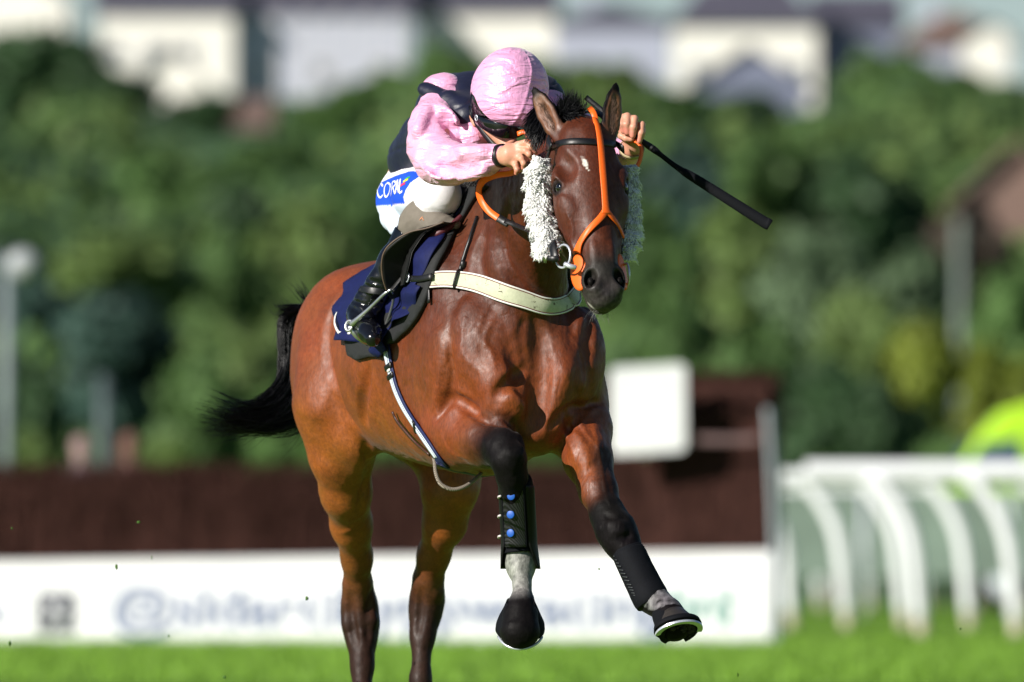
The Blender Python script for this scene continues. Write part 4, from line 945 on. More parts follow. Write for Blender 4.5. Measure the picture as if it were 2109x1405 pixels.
# --- limb plan (joint centres), shared by skin and clothes
RS, RE, RW = P(914, 226, 35.14), P(902, 330, 34.90), P(1030, 322, 34.635)
LS, LE, LW = P(1118, 226, 35.16), P(1262, 330, 35.02), P(1303, 304, 34.76)
PEL, WST, CHS, UPR = P(868, 372, 35.75), P(888, 305, 35.62), P(940, 240, 35.38), P(1005, 212, 35.20)
HIPR, KNR = P(828, 400, 35.68), P(906, 400, 35.26)
CAL = [P(872, 452, 35.34), P(828, 520, 35.37), P(786, 585, 35.40), P(760, 622, 35.43)]
HEEL, BALL = P(742, 650, 35.47), P(764, 692, 35.33)
mir = lambda p: p - 2 * ((p - HO) @ BV) * BV
# --- skin
js = jgrid(.007, fx=((-.035, .085, .0028), (.315, .43, .0028)), fy=((34.52, 34.80, .0032),), fz=((1.83, 2.05, .0028),))
js.cone(PEL, WST, .10, .085, .05); js.cone(WST, CHS, .085, .10, .05); js.cone(CHS, UPR, .10, .09, .05)
js.cone(P(1000, 225, 35.15), P(1030, 240, 35.0), .06, .055, .04)
js.ell(P(1048, 200, 34.97), (.078, .098, .100), None, .03); js.ell(P(1036, 250, 34.94), (.062, .078, .070), None, .03)
js.cone(P(1010, 262, 34.90), P(1040, 292, 34.865), .030, .024, .03)                         # cheek, jaw
js.cone(P(1056, 262, 34.865), P(1054, 290, 34.835), .012, .014, .014); js.ell(P(1054, 290, 34.833), (.015, .015, .012), None, .008)  # nose
js.ell(P(1042, 304, 34.85), (.022, .016, .010), None, .01); js.cone(P(1030, 302, 34.84), P(1054, 306, 34.84), .003, .003, .006, op='sub'); js.ell(P(1040, 318, 34.87), (.022, .02, .016), None, .02)
js.cone(P(975, 240, 34.96), P(978, 256, 34.95), .014, .010, .01)                             # ear
js.chain([(RS, .055), (P(905, 275, 35.02), .05), (RE, .043), (P(965, 332, 34.76), .030), (RW, .025)], k=.03)
js.chain([(LS, .055), (P(1190, 285, 35.10), .05), (LE, .042), (P(1285, 318, 34.88), .034), (LW, .026)], k=.04)
for hip, kn, cal, heel, ball in ((HIPR, KNR, CAL, HEEL, BALL), (mir(HIPR), mir(KNR), [mir(c) for c in CAL], mir(HEEL), mir(BALL))):
    js.chain([(PEL, .08), (hip, .068), ((hip + kn) / 2, .062), (kn, .052), (cal[0], .046), (cal[1], .044), (cal[2], .034), (cal[3], .030), (heel, .030), (ball, .022)], k=.05)
# near hand: back of the hand, four fingers closing on the rein, thumb beneath
js.cone(RW, P(1050, 319, 34.605), .025, .028, .02); js.cone(P(1052, 312, 34.603), P(1068, 306, 34.592), .024, .018, .015); js.cone(P(1050, 325, 34.603), P(1062, 328, 34.592), .026, .018, .015); js.cone(P(1052, 318, 34.6), P(1068, 316, 34.590), .026, .018, .015)
for pts in ([(1066, 298, 34.588, .0105), (1082, 294, 34.570, .0098), (1094, 302, 34.560, .0088), (1102, 313, 34.568, .0078)],
            [(1068, 309, 34.585, .0105), (1082, 311, 34.562, .0098), (1090, 318, 34.556, .0088), (1096, 327, 34.566, .0075)],
            [(1064, 322, 34.585, .0100), (1074, 327, 34.564, .0092), (1079, 337, 34.560, .0085), (1078, 346, 34.570, .0075)],
            [(1056, 334, 34.590, .0095), (1062, 341, 34.574, .0086), (1065, 350, 34.570, .0080), (1063, 357, 34.578, .0068)],
            [(1050, 336, 34.615, .012), (1066, 345, 34.605, .0105), (1080, 350, 34.60, .009)]):
    js.chain([(P(a, b, c), r) for a, b, c, r in pts], k=.008, kk=.005)
# far hand: fist round whip and rein, fingers hanging over the front
js.cone(LW, P(1300, 278, 34.735), .026, .028, .02); js.cone(P(1286, 256, 34.725), P(1316, 268, 34.725), .024, .021, .015); js.cone(P(1290, 272, 34.73), P(1314, 280, 34.73), .022, .018, .015)
for pts in ([(1284, 250, 34.700, .0125), (1281, 243, 34.682, .0115), (1281, 256, 34.664, .0108), (1284, 270, 34.668, .0095)],
            [(1294, 248, 34.700, .0125), (1292, 240, 34.678, .0115), (1291, 256, 34.660, .0108), (1292, 273, 34.664, .0095)],
            [(1306, 252, 34.700, .0120), (1307, 245, 34.676, .0112), (1305, 262, 34.658, .0105), (1303, 280, 34.662, .0090)],
            [(1318, 262, 34.702, .0110), (1322, 257, 34.682, .0105), (1321, 274, 34.664, .0098), (1317, 291, 34.668, .0085)],
            [(1286, 284, 34.72, .012), (1280, 280, 34.70, .011), (1290, 285, 34.685, .010), (1300, 287, 34.68, .0085)]):
    js.chain([(P(a, b, c), r) for a, b, c, r in pts], k=.008, kk=.005)
V, F = js.mesh(1); F = outward(V, F)
C = np.tile(np.array([.62, .30, .20]), (len(V), 1)) * (1 + .10 * noise(V, 60))[:, None]
for a, b, c in ((1102, 313, 34.565), (1096, 327, 34.563), (1078, 346, 34.568), (1063, 356, 34.575), (1284, 268, 34.662), (1292, 271, 34.658), (1303, 279, 34.655), (1317, 290, 34.66), (1054, 290, 34.83), (1042, 304, 34.84)):
    C = mixc(C, (.66, .20, .15), (1 - sm(np.linalg.norm(V - P(a, b, c), axis=1), .006, .020)) * .55)
M_skin, n_, b_ = tinted('skin', rough=.48, scale=260, bmp=.2, bdist=.0006, var=.05, Subsurface_Weight=.12, Subsurface_Scale=.01)
b_.inputs['Subsurface Radius'].default_value = (1, .35, .2)
tint_mesh('body', V, F, M_skin, C, jockey)
# nails
# --- satin
def satin(name, scale=1.0, **k):
    m, n, b = tinted(name, rough=.38, scale=60, bmp=.0, var=.05)
    setp(b, Specular_IOR_Level=.8, Sheen_Weight=.25, Sheen_Roughness=.4, Metallic=.12, **k)
    t = noise_node(n, 12 * scale, 3, .45, 1.5, stretch=(1, 1, 3.4, 0, .5, 0)); q = noise_node(n, 34 * scale, 2, .4, .8, stretch=(3.5, 1, 1, 0, .4, 0))
    b1_ = bump(n, b, t.outputs[0], .75, .014); bump(n, b, q.outputs[0], .35, .003, prev=b1_); return m
M_satin = satin('pink_satin')
PINK = np.array([.90, .44, .66])
# sleeves and body of the silks
ss = jgrid(.0058, x=(-.34, .43), y=(34.55, 35.85), z=(1.72, 2.26))
ss.cone(WST, CHS, .098, .115, .05); ss.cone(CHS, UPR, .115, .105, .05); ss.ell(P(1040, 235, 35.1), (.10, .08, .07), None, .04); ss.ell(P(975, 285, 35.02), (.055, .08, .06), None, .04)
ss.chain([(RS, .078), (P(895, 262, 35.04), .074), (P(890, 300, 34.97), .072), (RE, .068), (P(925, 337, 34.83), .062), (P(965, 334, 34.75), .051), (P(1000, 329, 34.68), .042), (P(1027, 323, 34.642), .036)], k=.05, kk=.03)
ss.chain([(LS, .078), (P(1185, 280, 35.10), .072), (LE, .060), (P(1285, 320, 34.88), .046), (P(1301, 309, 34.785), .037)], k=.05, kk=.03)
def sfold(pts, r, w, rad=None):                # raised fold lines on the silks
    q = spline(np.array(pts, float), 12)
    for a, b in zip(q[:-1], q[1:]):
        pa, na = ss.hit(*a[:2], 34.5, 36.5); pb, nb = ss.hit(*b[:2], 34.5, 36.5)
        if pa is None or pb is None or np.linalg.norm(pa - pb) > .08: continue
        ss.cone(pa - na * (r - w), pb - nb * (r - w), r, r, .020, op='add')
def scut(pts, r, w):
    q = spline(np.array(pts, float), 12)
    for a, b in zip(q[:-1], q[1:]):
        pa, na = ss.hit(*a[:2], 34.5, 36.5); pb, nb = ss.hit(*b[:2], 34.5, 36.5)
        if pa is None or pb is None or np.linalg.norm(pa - pb) > .08: continue
        ss.cone(pa + na * (r - w), pb + nb * (r - w), r, r, .014, op='sub')
for f_ in ([(905, 218), (925, 240), (938, 262)], [(868, 330), (890, 352), (925, 366)], [(930, 316), (965, 311), (1000, 312)], [(940, 362), (970, 358), (1000, 350)], [(880, 226), (868, 250), (858, 275)]): sfold(f_, .012, .0045)
for f_ in ([(868, 300), (900, 314), (940, 316)], [(862, 318), (885, 338), (915, 346)], [(895, 355), (940, 352), (985, 345)], [(912, 232), (926, 256), (930, 280)]): scut(f_, .016, .0035)
V, F = ss.mesh(1); F = outward(V, F); N = vnormals(V, F)
fore = np.clip(1 - seg_t(V, RE, RW)[1] / .09, 0, 1)
V = V + N * (ridged(V, np.array([13., 8., 32.]), 1.2) * .0026 + ridged(V + 3, np.array([60., 20., 30.]), 2.5) * .0003 * (1 + 3 * fore))[:, None]
C = np.tile(PINK, (len(V), 1))
tint_mesh('silks', V, F, M_satin, C, jockey)
# cuffs, wrist band, rubber band
M_band = plain('black_band', (.006, .006, .008), .4); M_beige = plain('beige_band', (.42, .34, .20), .6)
def ringband(p, ax, ra, w, mat, name, fz=1.0):
    R = basis(ax, (0, -1, 0)); V = []; seg = 30
    for rr, zz in ((ra, -w), (ra + .003, -w), (ra + .003, w), (ra, w)): V += [p + R[2] * zz + R[0] * math.cos(a) * rr + R[1] * math.sin(a) * rr * fz for a in np.linspace(0, 2 * math.pi, seg, endpoint=False)]
    F = [(q * seg + j, q * seg + (j + 1) % seg, ((q + 1) % 4) * seg + (j + 1) % seg, ((q + 1) % 4) * seg + j) for q in range(4) for j in range(seg)]
    return mk(name, V, F, mat, jockey)
ringband(P(1007, 328, 34.672), RW - P(965, 334, 34.75), .0445, .0045, M_beige, 'sleeve_elastic'); ringband(P(1033, 321, 34.632), P(1050, 319, 34.605) - P(1000, 329, 34.68), .0335, .0085, M_band, 'wrist_band')
ringband(P(1301, 307, 34.765), np.array([.05, -.6, .5]), .036, .006, M_beige, 'cuff')
# --- vest
vs = jgrid(.006, x=(-.44, .28), y=(34.95, 36.05), z=(1.74, 2.28))
vs.cone(P(856, 332, 35.66), WST, .088, .102, .04); vs.cone(WST, CHS, .104, .122, .05); vs.cone(CHS, P(985, 222, 35.20), .122, .102, .05); vs.cone(P(985, 222, 35.20), P(1110, 208, 35.18), .100, .082, .05)
vs.ell(RS + np.array([-.035, -.08, -.05]), (.095, .12, .085), None, .012, op='sub'); vs.cone(P(876, 184, 35.13), P(925, 206, 35.055), .024, .030, .02, flat=(norm((0, -.9, .45)), .6)); vs.cone(P(925, 206, 35.045), P(960, 238, 34.99), .030, .034, .02, flat=(norm((-.2, -.9, .2)), .6)); vs.cone(P(948, 185, 35.20), P(965, 228, 35.05), .045, .050, .03); vs.ell(P(1150, 262, 35.08), (.075, .11, .06), None, .012, op='sub')
vs.ell(P(1045, 235, 34.98), (.095, .10, .075), None, .015, op='sub')
V, F = vs.mesh(1); F = outward(V, F); N = vnormals(V, F)
pxv = (V[:, 0] * FPX / V[:, 1]) + IMG_W / 2; pyv = HORIZON - (V[:, 2] - CAM_Z) * FPX / V[:, 1]
seam = sum(np.exp(-(((pxv * a + pyv * b) - c) / 2.2) ** 2) for a, b, c in ((.42, 1, 618), (.42, 1, 652), (-.35, 1, -68 + 0)))
V = V + N * (noise(V, 16) * .004 + noise(V, 45) * .0012 - np.clip(seam, 0, 1) * .003)[:, None]
C = np.tile(np.array([.006, .008, .026]), (len(V), 1))
pp = ((pxv - 908) / 38) ** 2 + ((pyv - 176 + (pxv - 908) * .35) / 20) ** 2
M_vest, n_, b_ = tinted('navy_nylon', rough=.45, scale=45, bmp=.5, bdist=.003, var=.2, Specular_IOR_Level=.4, Sheen_Weight=.05)
tint_mesh('vest', V, F, M_vest, C, jockey)
sh_ = jgrid(.005, x=(-.30, -.10), y=(35.0, 35.5), z=(1.94, 2.27)); sh_.ell(P(910, 178, 35.17), (.062, .062, .040), basis((-.15, -.3, 1), (1, 0, .2))[[1, 0, 2]], .02); V, F = sh_.mesh(1); F = outward(V, F)
V = V + vnormals(V, F) * (ridged(V, np.array([30., 18., 20.]), 2) * .0012)[:, None]; tint_mesh('shoulder_panel', V, F, M_satin, np.tile(PINK, (len(V), 1)), jockey)
# --- breeches
bs = jgrid(.0058, x=(-.46, .16), y=(35.02, 36.05), z=(1.62, 1.98))
bs.cone(PEL, WST, .098, .088, .05)
for q in (lambda p: p, mir):
    bs.chain([(q(P(832, 402, 35.68)), .083), (q(P(866, 400, 35.46)), .078), (q(P(905, 400, 35.26)), .0665)], k=.05, kk=.04)
    bs.chain([(q(P(814, 420, 35.64)), .055), (q(P(812, 448, 35.56)), .040), (q(P(818, 470, 35.50)), .028)], k=.04); bs.cone(q(P(905, 405, 35.26)), q(P(880, 440, 35.30)), .058, .045, .03)
V, F = bs.mesh(2); F = outward(V, F); N = vnormals(V, F)
V = V + N * (ridged(V, np.array([26., 20., 60.]), 1.5) * .0012 * np.clip((P(0, 410, 35.4)[2] - V[:, 2]) * 30, 0, 1) + noise(V, 12) * .001)[:, None]
pxv = (V[:, 0] * FPX / V[:, 1]) + IMG_W / 2; pyv = HORIZON - (V[:, 2] - CAM_Z) * FPX / V[:, 1]
C = np.tile(np.array([.78, .76, .80]), (len(V), 1))
def inpoly(x, y, poly):
    c = np.zeros(len(x), bool); n = len(poly)
    for i in range(n):
        (x1, y1), (x2, y2) = poly[i], poly[i - 1]; m = ((y1 > y) != (y2 > y)) & (x < (x2 - x1) * (y - y1) / ((y2 - y1) + 1e-9) + x1); c ^= m
    return c
band = inpoly(pxv, pyv, [(760, 388), (792, 372), (815, 362), (845, 352), (868, 354), (866, 362), (846, 376), (836, 390), (831, 405), (834, 420), (815, 421), (795, 428), (776, 428), (760, 420)]) & (((V - HO) @ BV) < .02)
C[band] = (.012, .075, .62)
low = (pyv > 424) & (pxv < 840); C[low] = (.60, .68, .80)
M_breech, n_, b_ = tinted('white_breeches', rough=.6, scale=120, bmp=.3, bdist=.001, var=.03, Specular_IOR_Level=.3)
br = tint_mesh('breeches', V, F, M_breech, C, jockey); tree_b = BVHTree.FromPolygons([tuple(v) for v in V.tolist()], F.tolist())
M_let = plain('printed_white', (.80, .80, .82), .6, .03, 100, 0)
def stroke(pix, w, mat, name, parent, tree, off=.0012, n=14):
    q = spline(np.array(pix, float), n); c = []; m = []
    for x, y in q:
        p, nn = hit(x, y, tree)
        if p is not None: c.append(p + nn * off); m.append(nn)
    if len(c) > 3: V, F = ribbon(c, m, w, .0012); return (V, F)
    return (None, None)
mm = MB(); cnt = 0
for st in ([(789, 384), (785, 378), (780, 382), (778, 394), (780, 404), (785, 407), (789, 402)],                            # C
           [(798, 377), (793, 385), (792, 398), (795, 406), (800, 402), (804, 390), (804, 380), (798, 377)],                # O
           [(806, 403), (809, 375)], [(809, 375), (814, 374), (815, 380), (809, 387)], [(810, 387), (814, 400)],             # R
           [(815, 399), (819, 371), (821, 397)], [(816, 389), (821, 388)],                                                    # A
           [(825, 369), (823, 396), (829, 394)]):                                                                             # L
    V, F = stroke(st, .0062, M_let, 'l', None, tree_b)
    if V is not None: mm.add(V, F); cnt += 1
if cnt: mm.build('lettering', M_let, br)
for col, c_, nm in (((.02, .35, .06), (840, 367), 'g'), ((.75, .62, .03), (836, 372), 'y'), ((.62, .03, .12), (830, 380), 'r')):
    V, F = stroke([(c_[0] - 5, c_[1] + 3), (c_[0], c_[1]), (c_[0] + 5, c_[1] - 2)], .008, None, 'x', None, tree_b)
    if V is not None: mk('printed_flash', V, F, plain('flash_' + nm, col, .6, .03, 50, 0), br)
# --- boots
bo = jgrid(.005, x=(-.52, -.14), y=(35.15, 35.65), z=(1.28, 1.80))
bo.chain([(P(872, 456, 35.33), .052), (P(845, 495, 35.355), .055), (P(815, 540, 35.38), .053), (P(785, 585, 35.40), .044), (P(762, 620, 35.43), .041)], k=.03)
bo.chain([(P(762, 620, 35.43), .041), (P(744, 648, 35.46), .043), (P(748, 662, 35.42), .042), (P(762, 686, 35.33), .033), (P(768, 698, 35.29), .026)], k=.03)
bo.cone(P(735, 652, 35.50), P(735, 672, 35.51), .026, .022, .02)
for i in range(7):   # creases round the ankle
    t = i / 6; a = P(740 + t * 42, 655 - t * 62, 35.72); d = norm(np.array([.8, 0, .62])); n2 = norm(np.array([-.62, 0, .8]))
    q = [P(712 + t * 44 + s * 10, 642 - t * 66 + s * (5 + 2 * math.sin(i)), 35.6) for s in range(8)]
    for k in range(7):
        pa, na = bo.hit(712 + t * 44 + k * 10, 642 - t * 66 + k * (4 + 2 * math.sin(i * 2)), 34.9, 36); pb, nb = bo.hit(722 + t * 44 + k * 10, 642 - t * 66 + (k + 1) * (4 + 2 * math.sin(i * 2)), 34.9, 36)
        if pa is not None and pb is not None and np.linalg.norm(pa - pb) < .05: bo.cone(pa + na * .004, pb + nb * .004, .0065, .0065, .008, op='sub')
V, F = bo.mesh(1); F = outward(V, F); V = V + vnormals(V, F) * (noise(V, 30) * .0012)[:, None]
M_boot, n_, b_ = new_mat('polished_boot'); t_ = noise_node(n_, 60, 3); setp(b_, Roughness=.18, Specular_IOR_Level=.6); b_.inputs['Base Color'].default_value = (.004, .004, .006, 1); bump(n_, b_, t_.outputs[0], .25, .002)
b1_ = mk('boot', V, F, M_boot, jockey)
V2 = V - 2 * ((V - HO) @ BV)[:, None] * BV[None, :]; b2_ = mk('boot', V2, F[:, ::-1], M_boot, jockey)
# suede boot top under the knee
gs = jgrid(.005, x=(-.40, -.14), y=(35.0, 35.6), z=(1.62, 1.80))
gs.chain([(P(858, 466, 35.335), .058), (P(874, 450, 35.31), .060)], k=.03); gs.chain([(P(872, 456, 35.30), .056), (P(905, 464, 35.22), .034), (P(938, 462, 35.20), .016)], k=.04, kk=.03)
V, F = gs.mesh(1); F = outward(V, F); V = V + vnormals(V, F) * (ridged(V, np.array([30., 20., 60.]), 2) * .0016)[:, None]
M_suede = plain('grey_suede', (.155, .135, .11), .85, .08, 60, .4, .001); gt = mk('boot_top', V, F, M_suede, jockey)
mk('boot_top', V - 2 * ((V - HO) @ BV)[:, None] * BV[None, :], F[:, ::-1], M_suede, jockey)
tree_g = BVHTree.FromPolygons([tuple(v) for v in V.tolist()], F.tolist()); M_rust = plain('rust_mark', (.55, .22, .10), .6, .05, 50, 0)
mm = MB(); k_ = 0
for st in ([(865, 454), (867, 450), (871, 450), (873, 455)], [(867, 452), (869, 448), (871, 447)]):
    V, F = stroke(st, .0022, None, 'x', None, tree_g)
    if V is not None: mm.add(V, F); k_ += 1
if k_: mm.build('stitched_mark', M_rust, gt)
# patent band at the top of the boot, strap across the ankle
tree_o = BVHTree.FromPolygons([tuple(v.co) for v in b1_.data.vertices], [tuple(p.vertices) for p in b1_.data.polygons])
M_patent = plain('patent_leather', (.003, .003, .003), .12, .2, 40, .1, .001, Specular_IOR_Level=.7)
for st, w, mat, nm in (([(800, 470), (812, 486), (832, 500), (850, 508)], .052, M_patent, 'boot_panel'), ([(708, 586), (730, 592), (760, 598), (795, 602)], .020, M_leather, 'ankle_strap')):
    V, F = stroke(st, w, None, 'x', None, tree_o, .003, 20)
    if V is not None: mk(nm, V, F, mat, b1_)
# --- head gear
hc = P(1050, 186, 34.93); hx = norm(np.array([1, 0, -.26])); hz_ = norm(np.array([.26, -.28, 1])); hy = np.cross(hz_, hx); RHm = np.array([hx, hy, norm(np.cross(hx, hy))])
hh = jgrid(.0042, x=(-.14, .15), y=(34.68, 35.12), z=(1.92, 2.28))
hh.ell(hc, (.1185, .138, .132), RHm, .02); hh.ell(hc + np.array([.012, -.065, -.052]), (.100, .075, .064), RHm, .03)
V, F = hh.mesh(0); F = outward(V, F); q = (V - hc) @ RHm.T
cut = P(968, 222, 34.95); cut2 = P(1088, 272, 34.86); nrm_ = norm(np.cross(cut2 - cut, np.array([0, 1, .25])));  nrm_ = nrm_ if nrm_[2] > 0 else -nrm_
keep = ((V - cut) @ nrm_ + .012 * np.sin((V[:, 0] - cut[0]) / (cut2[0] - cut[0]) * 3.14)) > 0; F = F[keep[F].all(1)]
used_ = np.unique(F); mp_ = np.full(len(V), -1); mp_[used_] = np.arange(len(used_)); V = V[used_]; F = mp_[F]; q = q[used_]; N = vnormals(V, F)
phi = np.arctan2(q[:, 0], -q[:, 1]); th = np.arctan2(q[:, 2], np.hypot(q[:, 0], q[:, 1]))
seamv = np.exp(-((phi - .52 - .25 * (th - .6)) / .035) ** 2) + np.exp(-((phi + 1.5) / .03) ** 2)
gath = (np.sin(th * 60 + noise(V, 25) * 2) * np.exp(-np.abs(phi - .52) / .16) + np.sin(phi * 46 + 3 * noise(V, 12)) * np.exp(-((th - .95) / .35) ** 2) * .8)
V = V + N * (seamv * .0022 + gath * .0004 + ridged(V, np.array([9., 8., 7.]), 1.0) * .0012 + noise(V, 9) * .002)[:, None]
C = np.tile(np.array([.90, .42, .68]), (len(V), 1)); cap = tint_mesh('helmet_cover', V, F, M_satin, C, jockey)
V, F = sphere(P(1052, 102, 34.93), .010, 14, None, (1.3, 1, .6)); tint_mesh('button', V, F, M_satin, np.tile(PINK, (len(V), 1)), cap)
hl = jgrid(.006, x=(-.14, .15), y=(34.68, 35.12), z=(1.92, 2.28)); hl.ell(hc, (.113, .132, .126), RHm, .02); hl.ell(hc + np.array([-.02, .0, -.04]), (.100, .11, .11), RHm, .02); V, F = hl.mesh(0); F = outward(V, F)
kp = (V - cut) @ nrm_ > -.016; F = F[kp[F].all(1)]; u_ = np.unique(F); mp_ = np.full(len(V), -1); mp_[u_] = np.arange(len(u_)); mk('helmet', V[u_], mp_[F], M_patent, jockey)
M_gog = plain('goggle_black', (.003, .003, .004), .10, .1, 10, 0, Specular_IOR_Level=.7)
gp = [P(966, 222, 35.0), P(972, 236, 34.925), P(988, 250, 34.862), P(1012, 262, 34.822), P(1040, 271, 34.806), P(1066, 272, 34.822), P(1084, 266, 34.87), P(1096, 258, 34.93)]
gn = [(-1, 0, -.1), (-.9, -.5, -.1), (-.6, -.8, -.2), (-.3, -.95, -.3), (0, -1, -.35), (.4, -.9, -.3), (.8, -.5, -.2), (1, 0, 0)]
Wg_ = np.array([.020, .022, .032, .042, .044, .036, .024, .018]); A_ = spline(np.c_[np.array(gp), np.array(gn, float), Wg_], 40); mk('goggles', *ribbon(A_[:, :3], A_[:, 3:6], A_[:, 6], .006), M_gog, jockey)
R = basis((-.8, -.6, 0), (0, .2, 1)); mk('strap_buckle', *torus(P(981, 243, 34.872), R, .006, .009, .0016, 14), M_steel, jockey)
mk('chin_strap', *ribbon([P(974, 236, 34.93), P(980, 252, 34.90), P(990, 268, 34.89), P(1003, 285, 34.87), P(1020, 305, 34.85)], [(-.8, -.6, 0)] * 5, .016, .004, 20), M_leather, jockey)
mk('number_tab', *patch([(1146, 206), (1152, 196), (1164, 203), (1172, 210), (1164, 216), (1150, 214)], .01, .002, 5) , plain('lilac_cloth', (.42, .35, .62), .6), jockey) if False else None

# --- saddle: second flap, rolled edges, stirrup
M_maroon = plain('maroon_roll', (.075, .010, .016), .5, .2, 80, .3, .001)
def edge3(pts, r, mat, name, parent, n=40, ell=1): return mk(name, *tube([P(*p) for p in pts], r, n, 8, ell), mat, parent)
edge3([(950, 444, 35.20), (930, 464, 35.19), (905, 480, 35.18), (875, 494, 35.20)], [.006, .011, .012, .007], M_maroon, 'knee_roll', sd)
edge3([(876, 494, 35.20), (858, 502, 35.22), (847, 520, 35.24), (846, 540, 35.26), (852, 562, 35.28), (862, 582, 35.31)], .0035, M_leather, 'flap_edge', sd)
edge3([(915, 457, 35.115), (880, 470, 35.135), (845, 478, 35.155), (812, 496, 35.175), (792, 518, 35.195), (786, 545, 35.215), (789, 575, 35.235), (797, 600, 35.255)], .0028, plain('tan_edge', (.10, .065, .045), .6), 'flap_edge', sd)
fV = []; ft = [(790, 520, 35.335), (786, 545, 35.355), (789, 575, 35.375), (797, 603, 35.395), (806, 616, 35.41)]
def sheet(cols, th, name, mat, parent, nu=24, nv=14, dirn=(0, 1, 0)):
    "smooth sheet lofted through columns of points"
    G = np.array([spline(np.array([P(*p) for p in c]), nv) for c in cols]); G = np.array([spline(G[:, j], nu) for j in range(nv)]).transpose(1, 0, 2); a = G.reshape(-1, 3); b = a + np.array(dirn) * th; n = len(a)
    F = [(i * nv + j, i * nv + j + 1, (i + 1) * nv + j + 1, (i + 1) * nv + j) for i in range(nu - 1) for j in range(nv - 1)]; F += [tuple(k + n for k in f[::-1]) for f in F]
    rim = list(range(nv)) + [i * nv + nv - 1 for i in range(1, nu)] + [(nu - 1) * nv + j for j in range(nv - 2, -1, -1)] + [i * nv for i in range(nu - 2, 0, -1)]
    F += [(p, p + n, q + n, q) for p, q in zip(rim, rim[1:] + rim[:1])]
    return mk(name, np.vstack([a, b]), F, mat, parent)
sheet([[(915, 457, 35.135), (930, 458, 35.150), (946, 452, 35.170)], [(845, 478, 35.175), (880, 485, 35.200), (900, 478, 35.230)], [(792, 518, 35.215), (830, 530, 35.250), (866, 520, 35.260)], [(786, 550, 35.235), (825, 560, 35.270), (858, 555, 35.290)], [(797, 602, 35.275), (815, 598, 35.290), (840, 592, 35.300)], [(806, 617, 35.295), (816, 614, 35.300), (830, 608, 35.310)]], .006, 'front_flap', M_flap, sd)
# seat and pommel
st_ = jgrid(.007, x=(-.45, .1), y=(35.15, 36.12), z=(1.60, 1.86)); c0, c1 = H(.50, 0, 1.79), H(.98, 0, 1.735); st_.cone(c0, c1, .06, .075, .03, flat=(BW, .5)); st_.cone(H(.44, 0, 1.80), H(.54, 0, 1.80), .045, .055, .03); V, F = st_.mesh(1); mk('seat', V, outward(V, F), M_flap, sd)
# stirrup
M_alu = plain('bright_alloy', (.55, .56, .58), .3, .1, 60, .1, .0005, metal=.85)
stir = empty('stirrup', P(760, 640, 35.5), label='light alloy stirrup iron with the jockey\'s boot in it', cat='stirrup')
mk('iron', *tube([P(806, 596, 35.27), P(790, 607, 35.28), P(765, 632, 35.32), P(740, 655, 35.355), P(724, 668, 35.38)], [.004, .005, .0062, .0085, .010], 24, 10), M_alu, stir)
R = basis((-.55, -.75, .2), (0, 0, 1)); mk('eye_loop', *torus(P(719, 671, 35.39), R, .013, .016, .005, 24), M_alu, stir)
mk('tread', *tube([P(720, 672, 35.40), P(735, 692, 35.40), P(756, 706, 35.44)], .009, 12, 8, 1.6), M_alu, stir)
mk('iron', *tube([P(806, 596, 35.27), P(810, 620, 35.33), P(796, 665, 35.40), P(775, 698, 35.44), P(756, 706, 35.44)], .0045, 24, 8), M_alu, stir)
mk('leather', *ribbon([P(806, 600, 35.27), P(822, 575, 35.28), P(840, 540, 35.30)], [(-.7, -.7, 0)] * 3, .022, .005, 12), M_leather, stir)
# --- whip
wh = empty('whip', P(1322, 290, 34.7), label='black racing whip held out from the jockey\'s far hand', cat='whip')
wp = [(1206, 200, 34.76, .0085), (1240, 228, 34.745, .0085), (1280, 262, 34.72, .0085), (1322, 291, 34.70, .0085), (1335, 300, 34.695, .0105), (1348, 309, 34.69, .0105), (1362, 320, 34.685, .0078), (1385, 338, 34.68, .0080), (1404, 351, 34.675, .0100), (1412, 356, 34.67, .0125), (1440, 373, 34.66, .0145), (1500, 411, 34.64, .0158), (1570, 455, 34.62, .0175), (1581, 461, 34.615, .0180), (1586, 464, 34.614, .0165)]
A_ = spline(np.array([[*P(a, b, c), r] for a, b, c, r in wp]), 90); flat_ = np.interp(np.linspace(0, 1, 90), [0, .65, .72, 1], [1, 1, .55, .45])
Tn, Nn, Bn = frames(A_[:, :3], (0, 0, 1)); seg = 14; V = []
for i in range(90):
    up_ = norm(np.cross(Tn[i], (0, 1, 0)))
    for j in range(seg): a = 2 * math.pi * j / seg; V.append(A_[i, :3] + up_ * math.cos(a) * A_[i, 3] + np.array([0, 1, 0]) * math.sin(a) * A_[i, 3] * flat_[i])
F = [(i * seg + j, i * seg + (j + 1) % seg, (i + 1) * seg + (j + 1) % seg, (i + 1) * seg + j) for i in range(89) for j in range(seg)] + [tuple(range(seg)), tuple(range(89 * seg, 90 * seg))]
k0 = 30; mk('grip', V[:k0 * seg + seg], F[:k0 * seg] + [tuple(range(seg)), tuple(range(k0 * seg, (k0 + 1) * seg))], plain('ribbed_grip', (.006, .006, .007), .6, .4, 120, .8, .002), wh)
mk('shaft', V[k0 * seg:], [tuple(q - k0 * seg for q in f) for f in F[k0 * seg:-2]] + [tuple(range(seg)), tuple(range((89 - k0) * seg, (90 - k0) * seg))], M_neo, wh)
# ================================================================ THE PLACE
def gx(px, Y): return (px - IMG_W / 2) * Y / FPX
def zy(py, Y): return CAM_Z - (py - HORIZON) * Y / FPX
